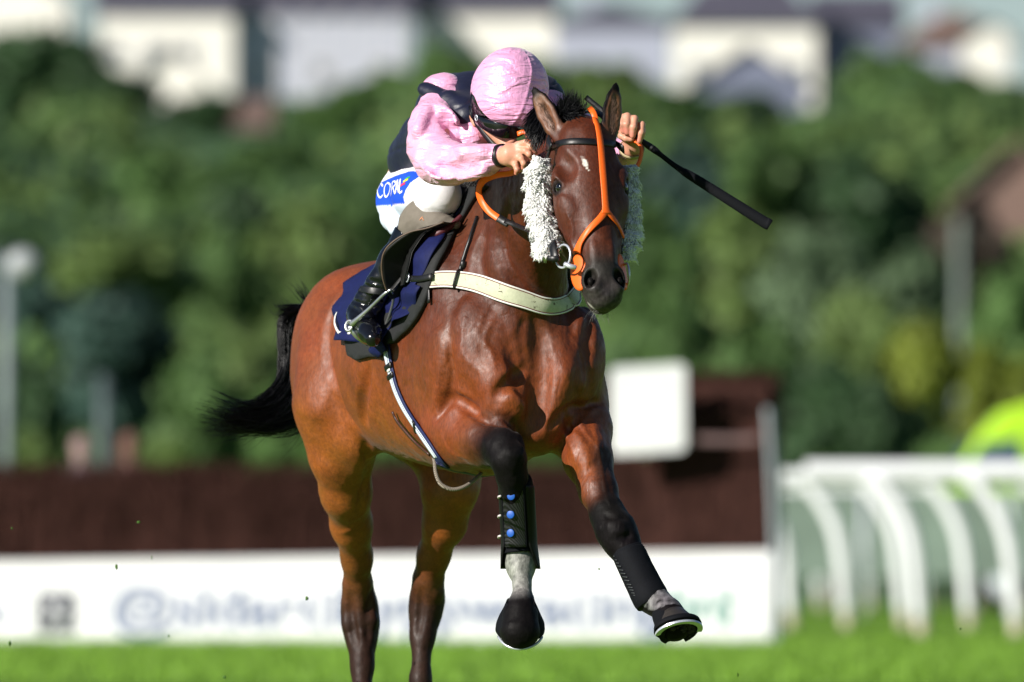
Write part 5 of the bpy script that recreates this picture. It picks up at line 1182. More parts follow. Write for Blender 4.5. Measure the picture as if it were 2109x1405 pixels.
# --- ground: flat course, then a hillside
m_, n_, b_ = new_mat('turf'); t_ = noise_node(n_, .9, 6, .65); q_ = noise_node(n_, 14, 5, .7); rr_ = ramp(n_, t_.outputs[0], [(.30, (.110, .235, .014)), (.55, (.140, .280, .018)), (.75, (.175, .300, .024))])
mx = n_.nodes.new('ShaderNodeMix'); mx.data_type = 'RGBA'; mx.blend_type = 'MULTIPLY'; mx.inputs[0].default_value = 1; r2 = ramp(n_, q_.outputs[0], [(.3, (.72,) * 3), (.7, (1.15,) * 3)])
n_.links.new(rr_.outputs[0], mx.inputs[6]); n_.links.new(r2.outputs[0], mx.inputs[7]); n_.links.new(mx.outputs[2], b_.inputs['Base Color']); setp(b_, Roughness=.8, Specular_IOR_Level=.2); bump(n_, b_, q_.outputs[0], .8, .03); M_turf = m_
M_hill = plain('rough_meadow', (.034, .090, .022), .9, .5, .12, .5, .1)
def grid_mesh(name, xs, ys, zf, mat, kind='structure'):
    V = [(x, y, zf(x, y)) for y in ys for x in xs]; n = len(xs); F = [(j * n + i, j * n + i + 1, (j + 1) * n + i + 1, (j + 1) * n + i) for j in range(len(ys) - 1) for i in range(n - 1)]
    return tag(mk(name, V, F, mat), kind=kind)
grid_mesh('ground', np.linspace(-3000, 3000, 41), [-800, -100, 0, 60, 100, 150, 200, 400, 5000], lambda x, y: 0.0 if y < 200 else -.4, M_turf)
def hz(x, y):
    t = min(1, max(0, (y - 175) / 430)); return 26 * t ** 1.25 + 5 * min(1, max(0, (y - 605) / 300)) + (1.2 * math.sin(x / 31 + y / 57) + .8 * math.sin(x / 17 - y / 41)) * min(1, t * 4) - .02 - (1.5 if y < 176 else 0)
grid_mesh('hillside', np.linspace(-420, 420, 61), np.linspace(170, 1500, 90), hz, M_hill)
# short turf standing on the strip this side of the fence
mb = MB()
rg = random.Random(5); VV = []; FF = []
for i in range(26000):
    Y = rg.uniform(60, 89.3) if i % 3 else rg.uniform(84, 97); x = rg.uniform(gx(-80, Y), gx(2200, Y)); h = rg.uniform(.03, .075); a = rg.uniform(0, 6.28); w = .006; dx, dy = math.cos(a) * w, math.sin(a) * w; lx, ly = rg.gauss(0, .02), rg.gauss(0, .02); k = len(VV)
    VV += [(x - dx, Y - dy, -.004), (x + dx, Y + dy, -.004), (x + lx, Y + ly, h)]; FF.append((k, k + 1, k + 2))
tag(mk('grass', np.array(VV), np.array(FF), plain('grass_blade', (.145, .285, .02), .7, .4, 3, 0)), kind='stuff', label='short mown grass along the foot of the steeplechase fence')

# --- the steeplechase fence
FA, FBp = 88.2, 87.4
fx0, fx1 = gx(-420, 88.3), gx(1588, FBp)
def fY(x): return FBp + (FA - FBp) * (fx1 - x) / (fx1 - gx(0, FA))
fence = empty('steeplechase_fence', (fx1 - 3, fY(fx1 - 3), 0), label='dark birch steeplechase fence with a white printed board along its foot', cat='fence')
fd = norm(np.array([fx1 - fx0, fY(fx1) - fY(fx0), 0])); fn = np.array([fd[1], -fd[0], 0]); fn = fn if fn[1] < 0 else -fn
M_birch, n_, b_ = new_mat('birch_twigs'); t_ = noise_node(n_, 6, 6, .7, .3, stretch=(6, 6, .5)); rr_ = ramp(n_, t_.outputs[0], [(.25, (.018, .008, .007)), (.55, (.095, .042, .034)), (.8, (.22, .10, .078))]); n_.links.new(rr_.outputs[0], b_.inputs['Base Color']); setp(b_, Roughness=.85, Specular_IOR_Level=.1); bump(n_, b_, t_.outputs[0], 1, .05)
def slab(p, q, d0, d1, z0, z1, name, mat, parent, lean=0):
    a = np.array([p[0], p[1], 0.]); b = np.array([q[0], q[1], 0.]); V = []
    for e in (a, b):
        for d, z in ((d0, z0), (d1, z0), (d1, z1), (d0 - lean, z1)): V.append(e - fn * d + np.array([0, 0, z]))
    return mk(name, V, [(0, 1, 2, 3), (7, 6, 5, 4), (0, 4, 5, 1), (1, 5, 6, 2), (2, 6, 7, 3), (3, 7, 4, 0)], mat, parent, smooth=False)
pL = (fx0, fY(fx0)); pR = (fx1, fY(fx1)); xW = gx(1238, 86.9); pW = (xW, fY(xW))
bz = lambda x: .59 + .105 * (x - fx0) / (fx1 - fx0)
slab(pL, (xW, fY(xW)), .12, 1.0, .3, 1.24, 'packing', M_birch, fence, -.12)
def twigs(x0, x1, z0, z1, n, name, parent, rg, d0=.08, top=.10, depth=.9):
    mb = MB(); V = []; F = []
    for i in range(n):
        x = rg.uniform(x0, x1); face = rg.random() < .62; d = d0 + rg.uniform(-.03, .05) if face else rg.uniform(d0, depth); zt = z1 + rg.uniform(-.02, top); zb = z0 if face else z1 - .25; lx = rg.gauss(0, .03); r = rg.uniform(.004, .011)
        p = np.array([x, fY(x), zb]) - fn * d; q = np.array([x + lx, fY(x), zt]) - fn * (d + .12 * (zt - z0) / 1.0); k = len(V); m = (p + q) / 2 + np.array([rg.gauss(0, .012), 0, 0])
        for c, w in ((p, 1), (m, .8), (q, .15)): V += [c + np.array([r * w, 0, 0]), c + np.array([-r * w * .5, -r * w * .8, 0]), c + np.array([-r * w * .5, r * w * .8, 0])]
        F += [(k + e * 3 + j, k + e * 3 + (j + 1) % 3, k + e * 3 + 3 + (j + 1) % 3, k + e * 3 + 3 + j) for e in (0, 1) for j in range(3)]
    return mk(name, np.array(V), np.array(F), M_birch, parent)
twigs(fx0, xW, .5, 1.32, 7500, 'birch_twigs', fence, random.Random(8))
M_board, n_, b_ = new_mat('white_board'); t_ = noise_node(n_, 2, 5); rr_ = ramp(n_, t_.outputs[0], [(.3, (.74, .75, .77)), (.7, (.84, .84, .85))]); n_.links.new(rr_.outputs[0], b_.inputs['Base Color']); setp(b_, Roughness=.5); bump(n_, b_, t_.outputs[0], .1, .01)
bx1 = gx(1598, 85.9)
V = []; F = []
for e, x in enumerate((fx0, bx1)):
    for d, z in ((-.10, .0), (.05, .0), (.05, bz(x)), (.02, bz(x) + .012), (-.04, bz(x) + .0)): V.append(np.array([x, fY(x), z]) - fn * d)
bd = mk('toe_board', V, [(4, 3, 2, 1, 0), (5, 6, 7, 8, 9)] + [(i, (i + 1) % 5, 5 + (i + 1) % 5, 5 + i) for i in range(5)], M_board, fence, smooth=False)
# printing on the board, laid on its sloping face
M_ink = plain('faded_ink', (.17, .21, .34), .7, .1, 20, 0); M_inkg = plain('green_ink', (.12, .30, .26), .7, .1, 20, 0); M_inkd = plain('dark_ink', (.05, .055, .075), .6, .1, 20, 0)
def fb(px, v, out=.006):
    "point on the board face above photo column px, v = 0 foot .. 1 top"
    lo, hi = fx0, bx1
    for _ in range(40):
        m = (lo + hi) / 2
        if m * FPX / fY(m) + IMG_W / 2 < px: lo = m
        else: hi = m
    x = lo; d = -.10 + .06 * v - out; return np.array([x, fY(x), bz(x) * v]) - fn * d
def text3(body, px, v, hgt, mat, parent, name='lettering'):
    cu = bpy.data.curves.new(name, 'FONT'); cu.body = body; cu.size = 1; cu.extrude = .004; cu.offset = .018; o = bpy.data.objects.new(name, cu); COL.objects.link(o)
    bpy.context.view_layer.update(); me = bpy.data.meshes.new_from_object(o.evaluated_get(bpy.context.evaluated_depsgraph_get())); bpy.data.objects.remove(o)
    n = len(me.vertices); co = np.zeros(n * 3, np.float32); me.vertices.foreach_get('co', co); co = co.reshape(-1, 3); F = [tuple(p.vertices) for p in me.polygons]; wdt = co[:, 0].max() - co[:, 0].min()
    a = fb(px[0], v); b = fb(px[1], v); ux = norm(b - a); uz = norm(fb(px[0], v + .2) - a); L = np.linalg.norm(b - a); V = a + np.outer((co[:, 0] - co[:, 0].min()) * L / wdt, ux) + np.outer(co[:, 1] * hgt, uz) + np.outer(co[:, 2], fn)
    return mk(name, V, F, mat, parent, smooth=False)
text3('@sldarcihyppwracing', (232, 1380), .20, .44, M_ink, bd); text3('brd', (1385, 1510), .20, .44, M_inkg, bd); text3('a', (-40, 14), .24, .34, M_ink, bd)
mm = MB(); V = [fb(80, .12), fb(160, .12), fb(160, .62), fb(80, .62)]; mk('logo', V, [(0, 1, 2, 3)], M_inkd, bd, smooth=False)
M_wht = plain('white_ink', (.7, .71, .74), .6, .05, 20, 0)
for k_, (a, b) in enumerate((((96, .22), (132, .56)), ((118, .18), (152, .50)), ((98, .52), (150, .20)))):
    p, q = fb(*a, .014 + .004 * k_), fb(*b, .014 + .004 * k_); V, F = ribbon([p, (p + q) / 2, q], [fn] * 3, .020, .004); mk('logo_line', V, F, M_wht, bd)
# taller brush wing at the right, its white panel, tape and end board
wing = empty('brush_wing', (fx1 - .6, fY(fx1 - .6), 0), label='taller dark brush wing at the right end of the steeplechase fence', cat='fence wing')
ztop = zy(770, 86.5)
slab(pW, (gx(1578, FBp), fY(fx1)), .10, 1.1, .35, ztop - .06, 'packing', M_birch, wing, -.10)
twigs(xW, gx(1578, FBp), .5, ztop - .04, 4500, 'birch_twigs', wing, random.Random(9), .06, .10, 1.05)
M_endb = plain('pale_end_board', (.52, .56, .62), .6, .08, 3, .1)
V = [];
for z, x_ in ((0, 1602), (.5, 1600), (1.0, 1596), (1.45, 1590), (zy(840, 87), 1584)):
    for d in (-.06, .30): 
        for w in (0, 6): V.append(np.array([gx(x_ - w, 87.2), fY(fx1) - .02, z]) - fn * d)
F = [];
for i in range(4):
    a = i * 4; F += [(a, a + 1, a + 5, a + 4), (a + 2, a + 6, a + 7, a + 3), (a, a + 4, a + 6, a + 2), (a + 1, a + 3, a + 7, a + 5)]
F += [(0, 2, 3, 1), (16, 17, 19, 18)]; mk('end_board', V, F, M_endb, wing, smooth=False)
def rrect(px0, px1, py0, py1, Y, r, th, name, mat, parent, tilt=0):
    x0, x1, z1, z0 = gx(px0, Y), gx(px1, Y), zy(py0, Y), zy(py1, Y); pts = []
    for cx, cz, a0 in ((x1 - r, z1 - r, 0), (x0 + r, z1 - r, 90), (x0 + r, z0 + r, 180), (x1 - r, z0 + r, 270)):
        for k in range(7): a = math.radians(a0 + 15 * k); pts.append((cx + r * math.cos(a), cz + r * math.sin(a)))
    n = len(pts); V = [(x, Y + tilt * (x - x0), z + .06 * (x - x0)) for x, z in pts] + [(x, Y + th + tilt * (x - x0), z + .06 * (x - x0)) for x, z in pts]
    return mk(name, V, [tuple(range(n)), tuple(range(2 * n - 1, n - 1, -1))] + [(i, i + n, (i + 1) % n + n, (i + 1) % n) for i in range(n)], mat, parent, smooth=False)
mp = rrect(1256, 1412, 758, 938, 87.3, .05, .04, 'marker_board', M_board, None); tag(mp, 'blank white rounded marker board standing against the brush wing', 'marker board')
mk('panel_post', *tube([np.array([gx(1330, 87.), 87.34, 1.45]), np.array([gx(1330, 87.), 87.8, 1.45])], .03, None, 10), M_endb, mp)
mk('tape', *ribbon([np.array([gx(q, 87.2), fY(gx(q, 87.2)), zy(903 + (2 if q == 1495 else 0), 87)]) + fn * .10 for q in (1425, 1495, 1572)], [fn] * 3, .055, .006, 10), plain('pale_pink_tape', (.15, .09, .09), .7, .3, 8, 0), wing)

# --- running rails with swan-neck posts
M_pvc = plain('white_pvc', (.74, .76, .78), .35, .04, 6, .05, .002, Specular_IOR_Level=.4); M_foot = plain('stained_foot', (.45, .40, .30), .6, .2, 6, .1)
def rail_run(pts, z, Y_of, posts, name, label, topr=.085):
    e = empty(name, (pts[0], Y_of(pts[0]), 0), label=label, cat='rail'); C_ = [np.array([x, Y_of(x), z]) for x in pts]
    mk('top_rail', *tube(C_, topr, 30, 16, 1.0), M_pvc, e)
    for x, foot in posts:
        Y = Y_of(x); c = [np.array([x - .42, Y, z - .03]), np.array([x - .30, Y - .02, z - .12]), np.array([x - .14, Y - .05, z - .36]), np.array([x - .05, Y - .08, z - .66]), np.array([x, Y - .10, foot + .12])]
        p = mk('post', *tube(c, [.055, .062, .066, .066, .062], 26, 14), M_pvc, e); q = mk('foot', *tube([np.array([x, Y - .10, foot + .14]), np.array([x + .01, Y - .10, foot - .05])], [.064, .045], None, 12), M_foot); q.parent = p
    return e
YA = lambda x: 93.0 - .12 * (x - 2.4)
rail_run([gx(1660, 93), gx(1672, 93) + .1, gx(1900, 93), gx(2200, 93), gx(2700, 93)], zy(972, 93), YA, [(gx(q, 93), 0) for q in (1895, 2090, 2290, 2490)], 'running_rail', 'nearest white running rail right of the brush wing')
YB = lambda x: 104.0
rail_run([gx(1585, 104), gx(1615, 104), gx(1650, 104), gx(1700, 104), gx(1900, 104), gx(2300, 104)], zy(985, 104), YB, [(gx(q, 104), 0) for q in (1628, 1742, 1860, 1995, 2200)], 'running_rail', 'middle white running rail just behind the nearest one', .075)
YC = lambda x: 140.0
rail_run([gx(1560, 140), gx(1700, 140), gx(2500, 140)], zy(1012, 140), YC, [(gx(q, 140), 0) for q in (1600, 1690, 1790, 1905, 2010, 2120)], 'running_rail', 'farthest and smallest white running rail', .06)
M_hoard = plain('grey_mesh', (.17, .23, .19), .7, .25, 2, .2, .01)
hd = empty('mesh_barrier', (gx(1850, 125), 125, 0), label='low grey mesh barrier running behind the white rails', cat='barrier')
for k_ in range(14):
    x0 = gx(1480, 125) + k_ * 1.6; mb = MB(); mb.box((x0 + .04, 125, .42), (x0 + 1.56, 125.04, zy(1012, 125))); mk_ = mb.build('panel', M_hoard, hd, False)
    mk('stake', *tube([np.array([x0, 125, 0]), np.array([x0, 125, 1.42])], .03, None, 8), M_endb, hd)
# --- masts and lamp posts
def mast(px, Y, top, r, heads, label, col=(.30, .34, .36)):
    z = zy(top, Y); x = gx(px, Y); e = empty('lamp_post' if heads else 'pole', (x, Y, 0), label=label, cat='lamp post' if heads else 'pole'); M_ = plain('mast_paint', col, .6, .1, 2, 0)
    mk('shaft', *tube([np.array([x, Y, -.1]), np.array([x, Y, z * .6]), np.array([x, Y, z])], [r, r * .9, r * .8], None, 14), M_, e)
    for dx in heads:
        V, F = sphere((x + dx, Y, z), .17, 18, None, (1, .8, .9)); mk('lamp_head', V, F, plain('lamp_glass', (.34, .36, .38), .4, .05, 5, 0), e); mk('arm', *tube([np.array([x, Y, z - .1]), np.array([x + dx, Y, z])], .04, None, 8), M_, e)
    return e
mast(14, 112, 545, .068, (-.22, .16), 'pale double headed lamp post at the left edge of the picture', (.20, .24, .255)); mast(214, 130, 772, .09, (), 'dull grey pole among the dark shrubs on the left', (.06, .085, .09)); mast(1976, 232, 452, .115, (), 'tall pale green pole in front of the trees on the right', (.16, .20, .17))
# --- onlookers behind the fence
def spectator(px, Y, top, jacket, head, trousers, label):
    x = gx(px, Y); z = zy(top, Y); k = z / 1.75; e = empty('person', (x, Y, 0), label=label, cat='person')
    s = Sdf(np.arange(x - .4, x + .4, .02), np.arange(Y - .3, Y + .3, .02), np.arange(-.05, z + .08, .02)); q = lambda a, b, c: np.array([x + a * k, Y + b * k, c * k])
    s.ell(q(0, 0, 1.63), (.08 * k, .095 * k, .115 * k)); s.cone(q(0, .01, 1.45), q(0, 0, 1.56), .055, .05); s.cone(q(0, 0, 1.05), q(0, 0, 1.34), .15, .17, .04)
    for sg in (-1, 1):
        s.chain([(q(.17 * sg, 0, 1.38), .06), (q(.24 * sg, .02, 1.12), .05), (q(.20 * sg, -.10, .92), .04), (q(.17 * sg, -.16, .86), .035)], .04); s.chain([(q(.09 * sg, 0, .95), .09), (q(.10 * sg, -.01, .52), .06), (q(.10 * sg, 0, .10), .045), (q(.11 * sg, -.12, .05), .045)], .05)
    V, F = s.mesh(1); F = outward(V, F); rel_ = (V[:, 2]) / k; C = np.tile(np.array(jacket), (len(V), 1)); C[rel_ < .95] = trousers; C[rel_ > 1.50] = head; C[(rel_ < 1.0) & (np.abs(V[:, 0] - x) > .15 * k) & (rel_ > .8)] = (.5, .28, .2)
    o = mk('body', V, F, M_spec, e); color_attr(o, C); V, F = sphere(q(0, .012, 1.665), .098 * k, 16, None, (.95, 1.05, 1.0)); V = V[V[:, 2] > -9]; mk('hair', V, F, plain('hair_cap', tuple(c * .8 for c in head), .8, .1, 20, 0), e)
M_spec, n_, b_ = tinted('spectator_cloth', rough=.8, scale=20, bmp=.1, var=.1)
spectator(168, 100, 900, (.36, .28, .34), (.34, .22, .22), (.03, .03, .05), 'onlooker in a pale lilac top behind the birch fence at the left'); spectator(268, 102, 893, (.12, .06, .055), (.18, .09, .07), (.03, .03, .05), 'onlooker in a dull red top behind the birch fence')
# --- the bright van
def van(px, Y):
    x0 = gx(px, Y); e = empty('van', (x0 + 2.4, Y, 0), label='fluorescent yellow ambulance van parked beyond the rails at the right', cat='van'); Mv = plain('fluorescent_paint', (.42, .72, .03), .35, .05, 2, 0, Specular_IOR_Level=.5); Mg = plain('dark_glass', (.03, .07, .13), .1, .1, 2, 0); Mt = plain('tyre_rubber', (.012, .012, .012), .8, .2, 10, .1)
    prof = [(0, .45), (0, 1.0), (.05, 1.18), (.25, 1.42), (.60, 1.98), (.95, 2.32), (1.6, 2.50), (5.2, 2.50), (5.4, 2.35), (5.45, .45)]; w = 2.0; n = len(prof); V = []
    for y, k in ((Y - w / 2, .0), (Y - w / 2 + .12, .10), (Y + w / 2 - .12, .10), (Y + w / 2, .0)):
        for x, z in prof: V.append((x0 + x + (0 if k else .03), y, z - (.0 if k else .04) + (.04 if k and z > 2 else 0)))
    F = [(r * n + i, r * n + (i + 1) % n, (r + 1) * n + (i + 1) % n, (r + 1) * n + i) for r in range(3) for i in range(n)] + [tuple(range(n)), tuple(range(4 * n - 1, 3 * n - 1, -1))]; mk('body', V, F, Mv, e, smooth=False)
    def pan(pts, y, name, mat, th=.03): V = [(x0 + x, y, z) for x, z in pts] + [(x0 + x, y + th, z) for x, z in pts]; k = len(pts); return mk(name, V, [tuple(range(k)), tuple(range(2 * k - 1, k - 1, -1))] + [(i, i + k, (i + 1) % k + k, (i + 1) % k) for i in range(k)], mat, e, smooth=False)
    pan([(.42, 1.50), (.68, 1.96), (1.15, 2.02), (1.15, 1.50)], Y - w / 2 - .02, 'window', Mg); pan([(1.9, 1.5), (1.9, 2.0), (3.2, 2.0), (3.2, 1.5)], Y - w / 2 - .02, 'window', Mg)
    ws = [(.25, Y - .85, 1.44), (.60, Y - .80, 1.99), (.60, Y + .80, 1.99), (.25, Y + .85, 1.44)]; V = [(x0 + a - .03, b, c + .02) for a, b, c in ws] + [(x0 + a, b, c) for a, b, c in ws]; mk('windscreen', V, [(0, 1, 2, 3), (7, 6, 5, 4), (0, 4, 5, 1), (1, 5, 6, 2), (2, 6, 7, 3), (3, 7, 4, 0)], Mg, e, smooth=False)
    Mgn = plain('green_checker', (.02, .22, .08), .4, .05, 2, 0)
    for k in range(9): pan([(.3 + k * .58, .75 + .2 * (k % 2)), (.3 + k * .58, .95 + .2 * (k % 2)), (.84 + k * .58, .95 + .2 * (k % 2)), (.84 + k * .58, .75 + .2 * (k % 2))], Y - w / 2 - .015, 'checker', Mgn, .02)
    for wx in (.95, 4.35):
        for sy in (-1, 1):
            c = np.array([x0 + wx, Y + sy * (w / 2 - .08), .34]); R = np.array([[1, 0, 0], [0, 0, 1], [0, 1, 0.]]); V, F = rings([c + R[2] * d for d in (-.11, -.09, .09, .11)], R, [(.30, .30), (.34, .34), (.34, .34), (.30, .30)], 24); wh_ = mk('wheel', V, F, Mt, e); V, F = rings([c + R[2] * sy * .10, c + R[2] * sy * .125], R, [(.19, .19), (.17, .17)], 20); h_ = mk('rim', V, F, M_endb); h_.parent = wh_
    mb = MB(); mb.box((x0 + 1.9, Y - .7, 2.52), (x0 + 2.15, Y + .7, 2.66)); mb.build('light_bar', plain('blue_plastic', (.02, .08, .5), .3, .05, 2, 0), e, False)
    V, F = sphere((x0 + .03, Y - .75, .82), .12, 14, None, (.5, 1, 1)); mk('headlight', V, F, M_pvc, e); V, F = sphere((x0 + .03, Y + .75, .82), .12, 14, None, (.5, 1, 1)); mk('headlight', V, F, M_pvc, e)
van(1895, 134)

# --- trees
def crown_mesh(name, seed, nl, leafn, leaf, squash=1.0, hollow=.35):
    rg = random.Random(seed); rs = np.random.RandomState(seed); lobes = []
    for i in range(nl):
        a = rg.uniform(0, 6.28); q = rg.uniform(.05, .62); z = rg.uniform(-.75, .85); w = math.sqrt(max(.05, 1 - z * z)); lobes.append((np.array([math.cos(a) * q * w, math.sin(a) * q * w, z * .62]), rg.uniform(.22, .42)))
    V = np.zeros((leafn * 4, 3)); c = rs.randint(0, nl, leafn); d = rs.normal(size=(leafn, 3)); d /= np.linalg.norm(d, axis=1)[:, None]; rr = rs.uniform(.55, 1.05, leafn) ** .6
    cen = np.array([lobes[i][0] for i in c]) + d * (rr * np.array([lobes[i][1] for i in c]))[:, None] * np.array([1, 1, .82]); t = rs.normal(size=(leafn, 3)); t = np.cross(t, d); t /= np.linalg.norm(t, axis=1)[:, None]; n2 = np.cross(d, t) + d * rs.uniform(-.6, .6, leafn)[:, None]
    s = leaf * rs.uniform(.5, 1.2, leafn)[:, None]
    V[0::4] = cen - t * s * .5; V[1::4] = cen + n2 * s * .9 - t * s * .0 + t * s * .45; V[2::4] = cen + n2 * s * 1.7 + t * s * .1; V[3::4] = cen + n2 * s * .8 - t * s * .7
    V = V * .5; V[:, 2] *= squash
    me = bpy.data.meshes.new(name); F = np.arange(leafn * 4, dtype=np.int32); me.vertices.add(leafn * 4); me.vertices.foreach_set('co', V.astype(np.float32).ravel()); me.loops.add(leafn * 4); me.loops.foreach_set('vertex_index', F); me.polygons.add(leafn); me.polygons.foreach_set('loop_start', np.arange(0, leafn * 4, 4, dtype=np.int32)); me.update(calc_edges=True)
    return me
def trunk_mesh(seed):
    rg = random.Random(seed); mb = MB(); V, F = tube([(0, 0, -.2), (rg.gauss(0, .01), 0, .25), (rg.gauss(0, .02), rg.gauss(0, .02), .6), (0, 0, .9)], [.045, .034, .024, .008], 14, 9); mb.add(V, F)
    for k in range(6):
        a = k * 1.05 + rg.uniform(-.3, .3); z = .25 + .09 * k; V, F = tube([(0, 0, z), (math.cos(a) * .12, math.sin(a) * .12, z + .12), (math.cos(a) * .3, math.sin(a) * .3, z + .24)], [.018, .012, .004], 8, 6); mb.add(V, F)
    me = bpy.data.meshes.new('trunk'); me.from_pydata([tuple(v) for v in np.concatenate(mb.V)], [], mb.F); me.update(); return me
LEAF = {'dark': (.032, .070, .026), 'mid': (.066, .130, .034), 'light': (.108, .170, .046), 'yellow': (.120, .155, .014), 'pale': (.095, .150, .075), 'blue': (.030, .066, .050), 'brown': (.065, .050, .036)}
def leaf_mat(k, c):
    m, n, b = new_mat('foliage_' + k); t = noise_node(n, .9, 4, .6); q = noise_node(n, 9, 3); r = ramp(n, t.outputs[0], [(.3, tuple(v * .55 for v in c)), (.7, tuple(v * 1.4 for v in c))]); n.links.new(r.outputs[0], b.inputs['Base Color']); setp(b, Roughness=.6, Specular_IOR_Level=.25); return m
LM = {k: leaf_mat(k, c) for k, c in LEAF.items()}; M_bark = plain('bark', (.07, .05, .035), .9, .3, 3, .5, .02)
crowns = [crown_mesh('crown', 11, 14, 5200, .14), crown_mesh('crown', 12, 10, 4600, .15), crown_mesh('crown', 13, 18, 5600, .13), crown_mesh('crown', 14, 9, 4200, .16, 1.0)]; trunks = [trunk_mesh(3), trunk_mesh(4)]
cvar = {}
def crown_for(i, k):
    if (i, k) not in cvar: me = crowns[i].copy(); me.materials.append(LM[k]); cvar[(i, k)] = me
    return cvar[(i, k)]
for t in trunks: t.materials.append(M_bark)
treen = [0]
def tree(px, ytop, ybot, wpx, Y, kind, label, group='trees and shrubs on the hillside', cat='tree'):
    "crown spanning ytop..ybot in the picture; the trunk goes on down to the slope"
    x = gx(px, Y); z1 = zy(ytop, Y); z0 = zy(ybot, Y); g = hz(x, Y) if Y > 172 else 0; z0 = max(z0, g + .1); w = wpx * Y / FPX; i = treen[0]; treen[0] += 1
    e = empty('tree' if cat == 'tree' else 'shrub', (x, Y, g), label=label, cat=cat, group=group); e.rotation_euler = (0, 0, (i * 2.4) % 6.28)
    c = bpy.data.objects.new('crown', crown_for(i % 4, kind)); COL.objects.link(c); c.parent = e; c.location = (0, 0, (z0 + z1) / 2 - g); c.scale = (w * 1.06, w * 1.06, (z1 - z0) * 1.25)
    t = bpy.data.objects.new('trunk', trunks[i % 2]); COL.objects.link(t); t.parent = e; th = max(.6, (z0 + z1) / 2 - g + (z1 - z0) * .3); t.scale = (th * .8, th * .8, th)
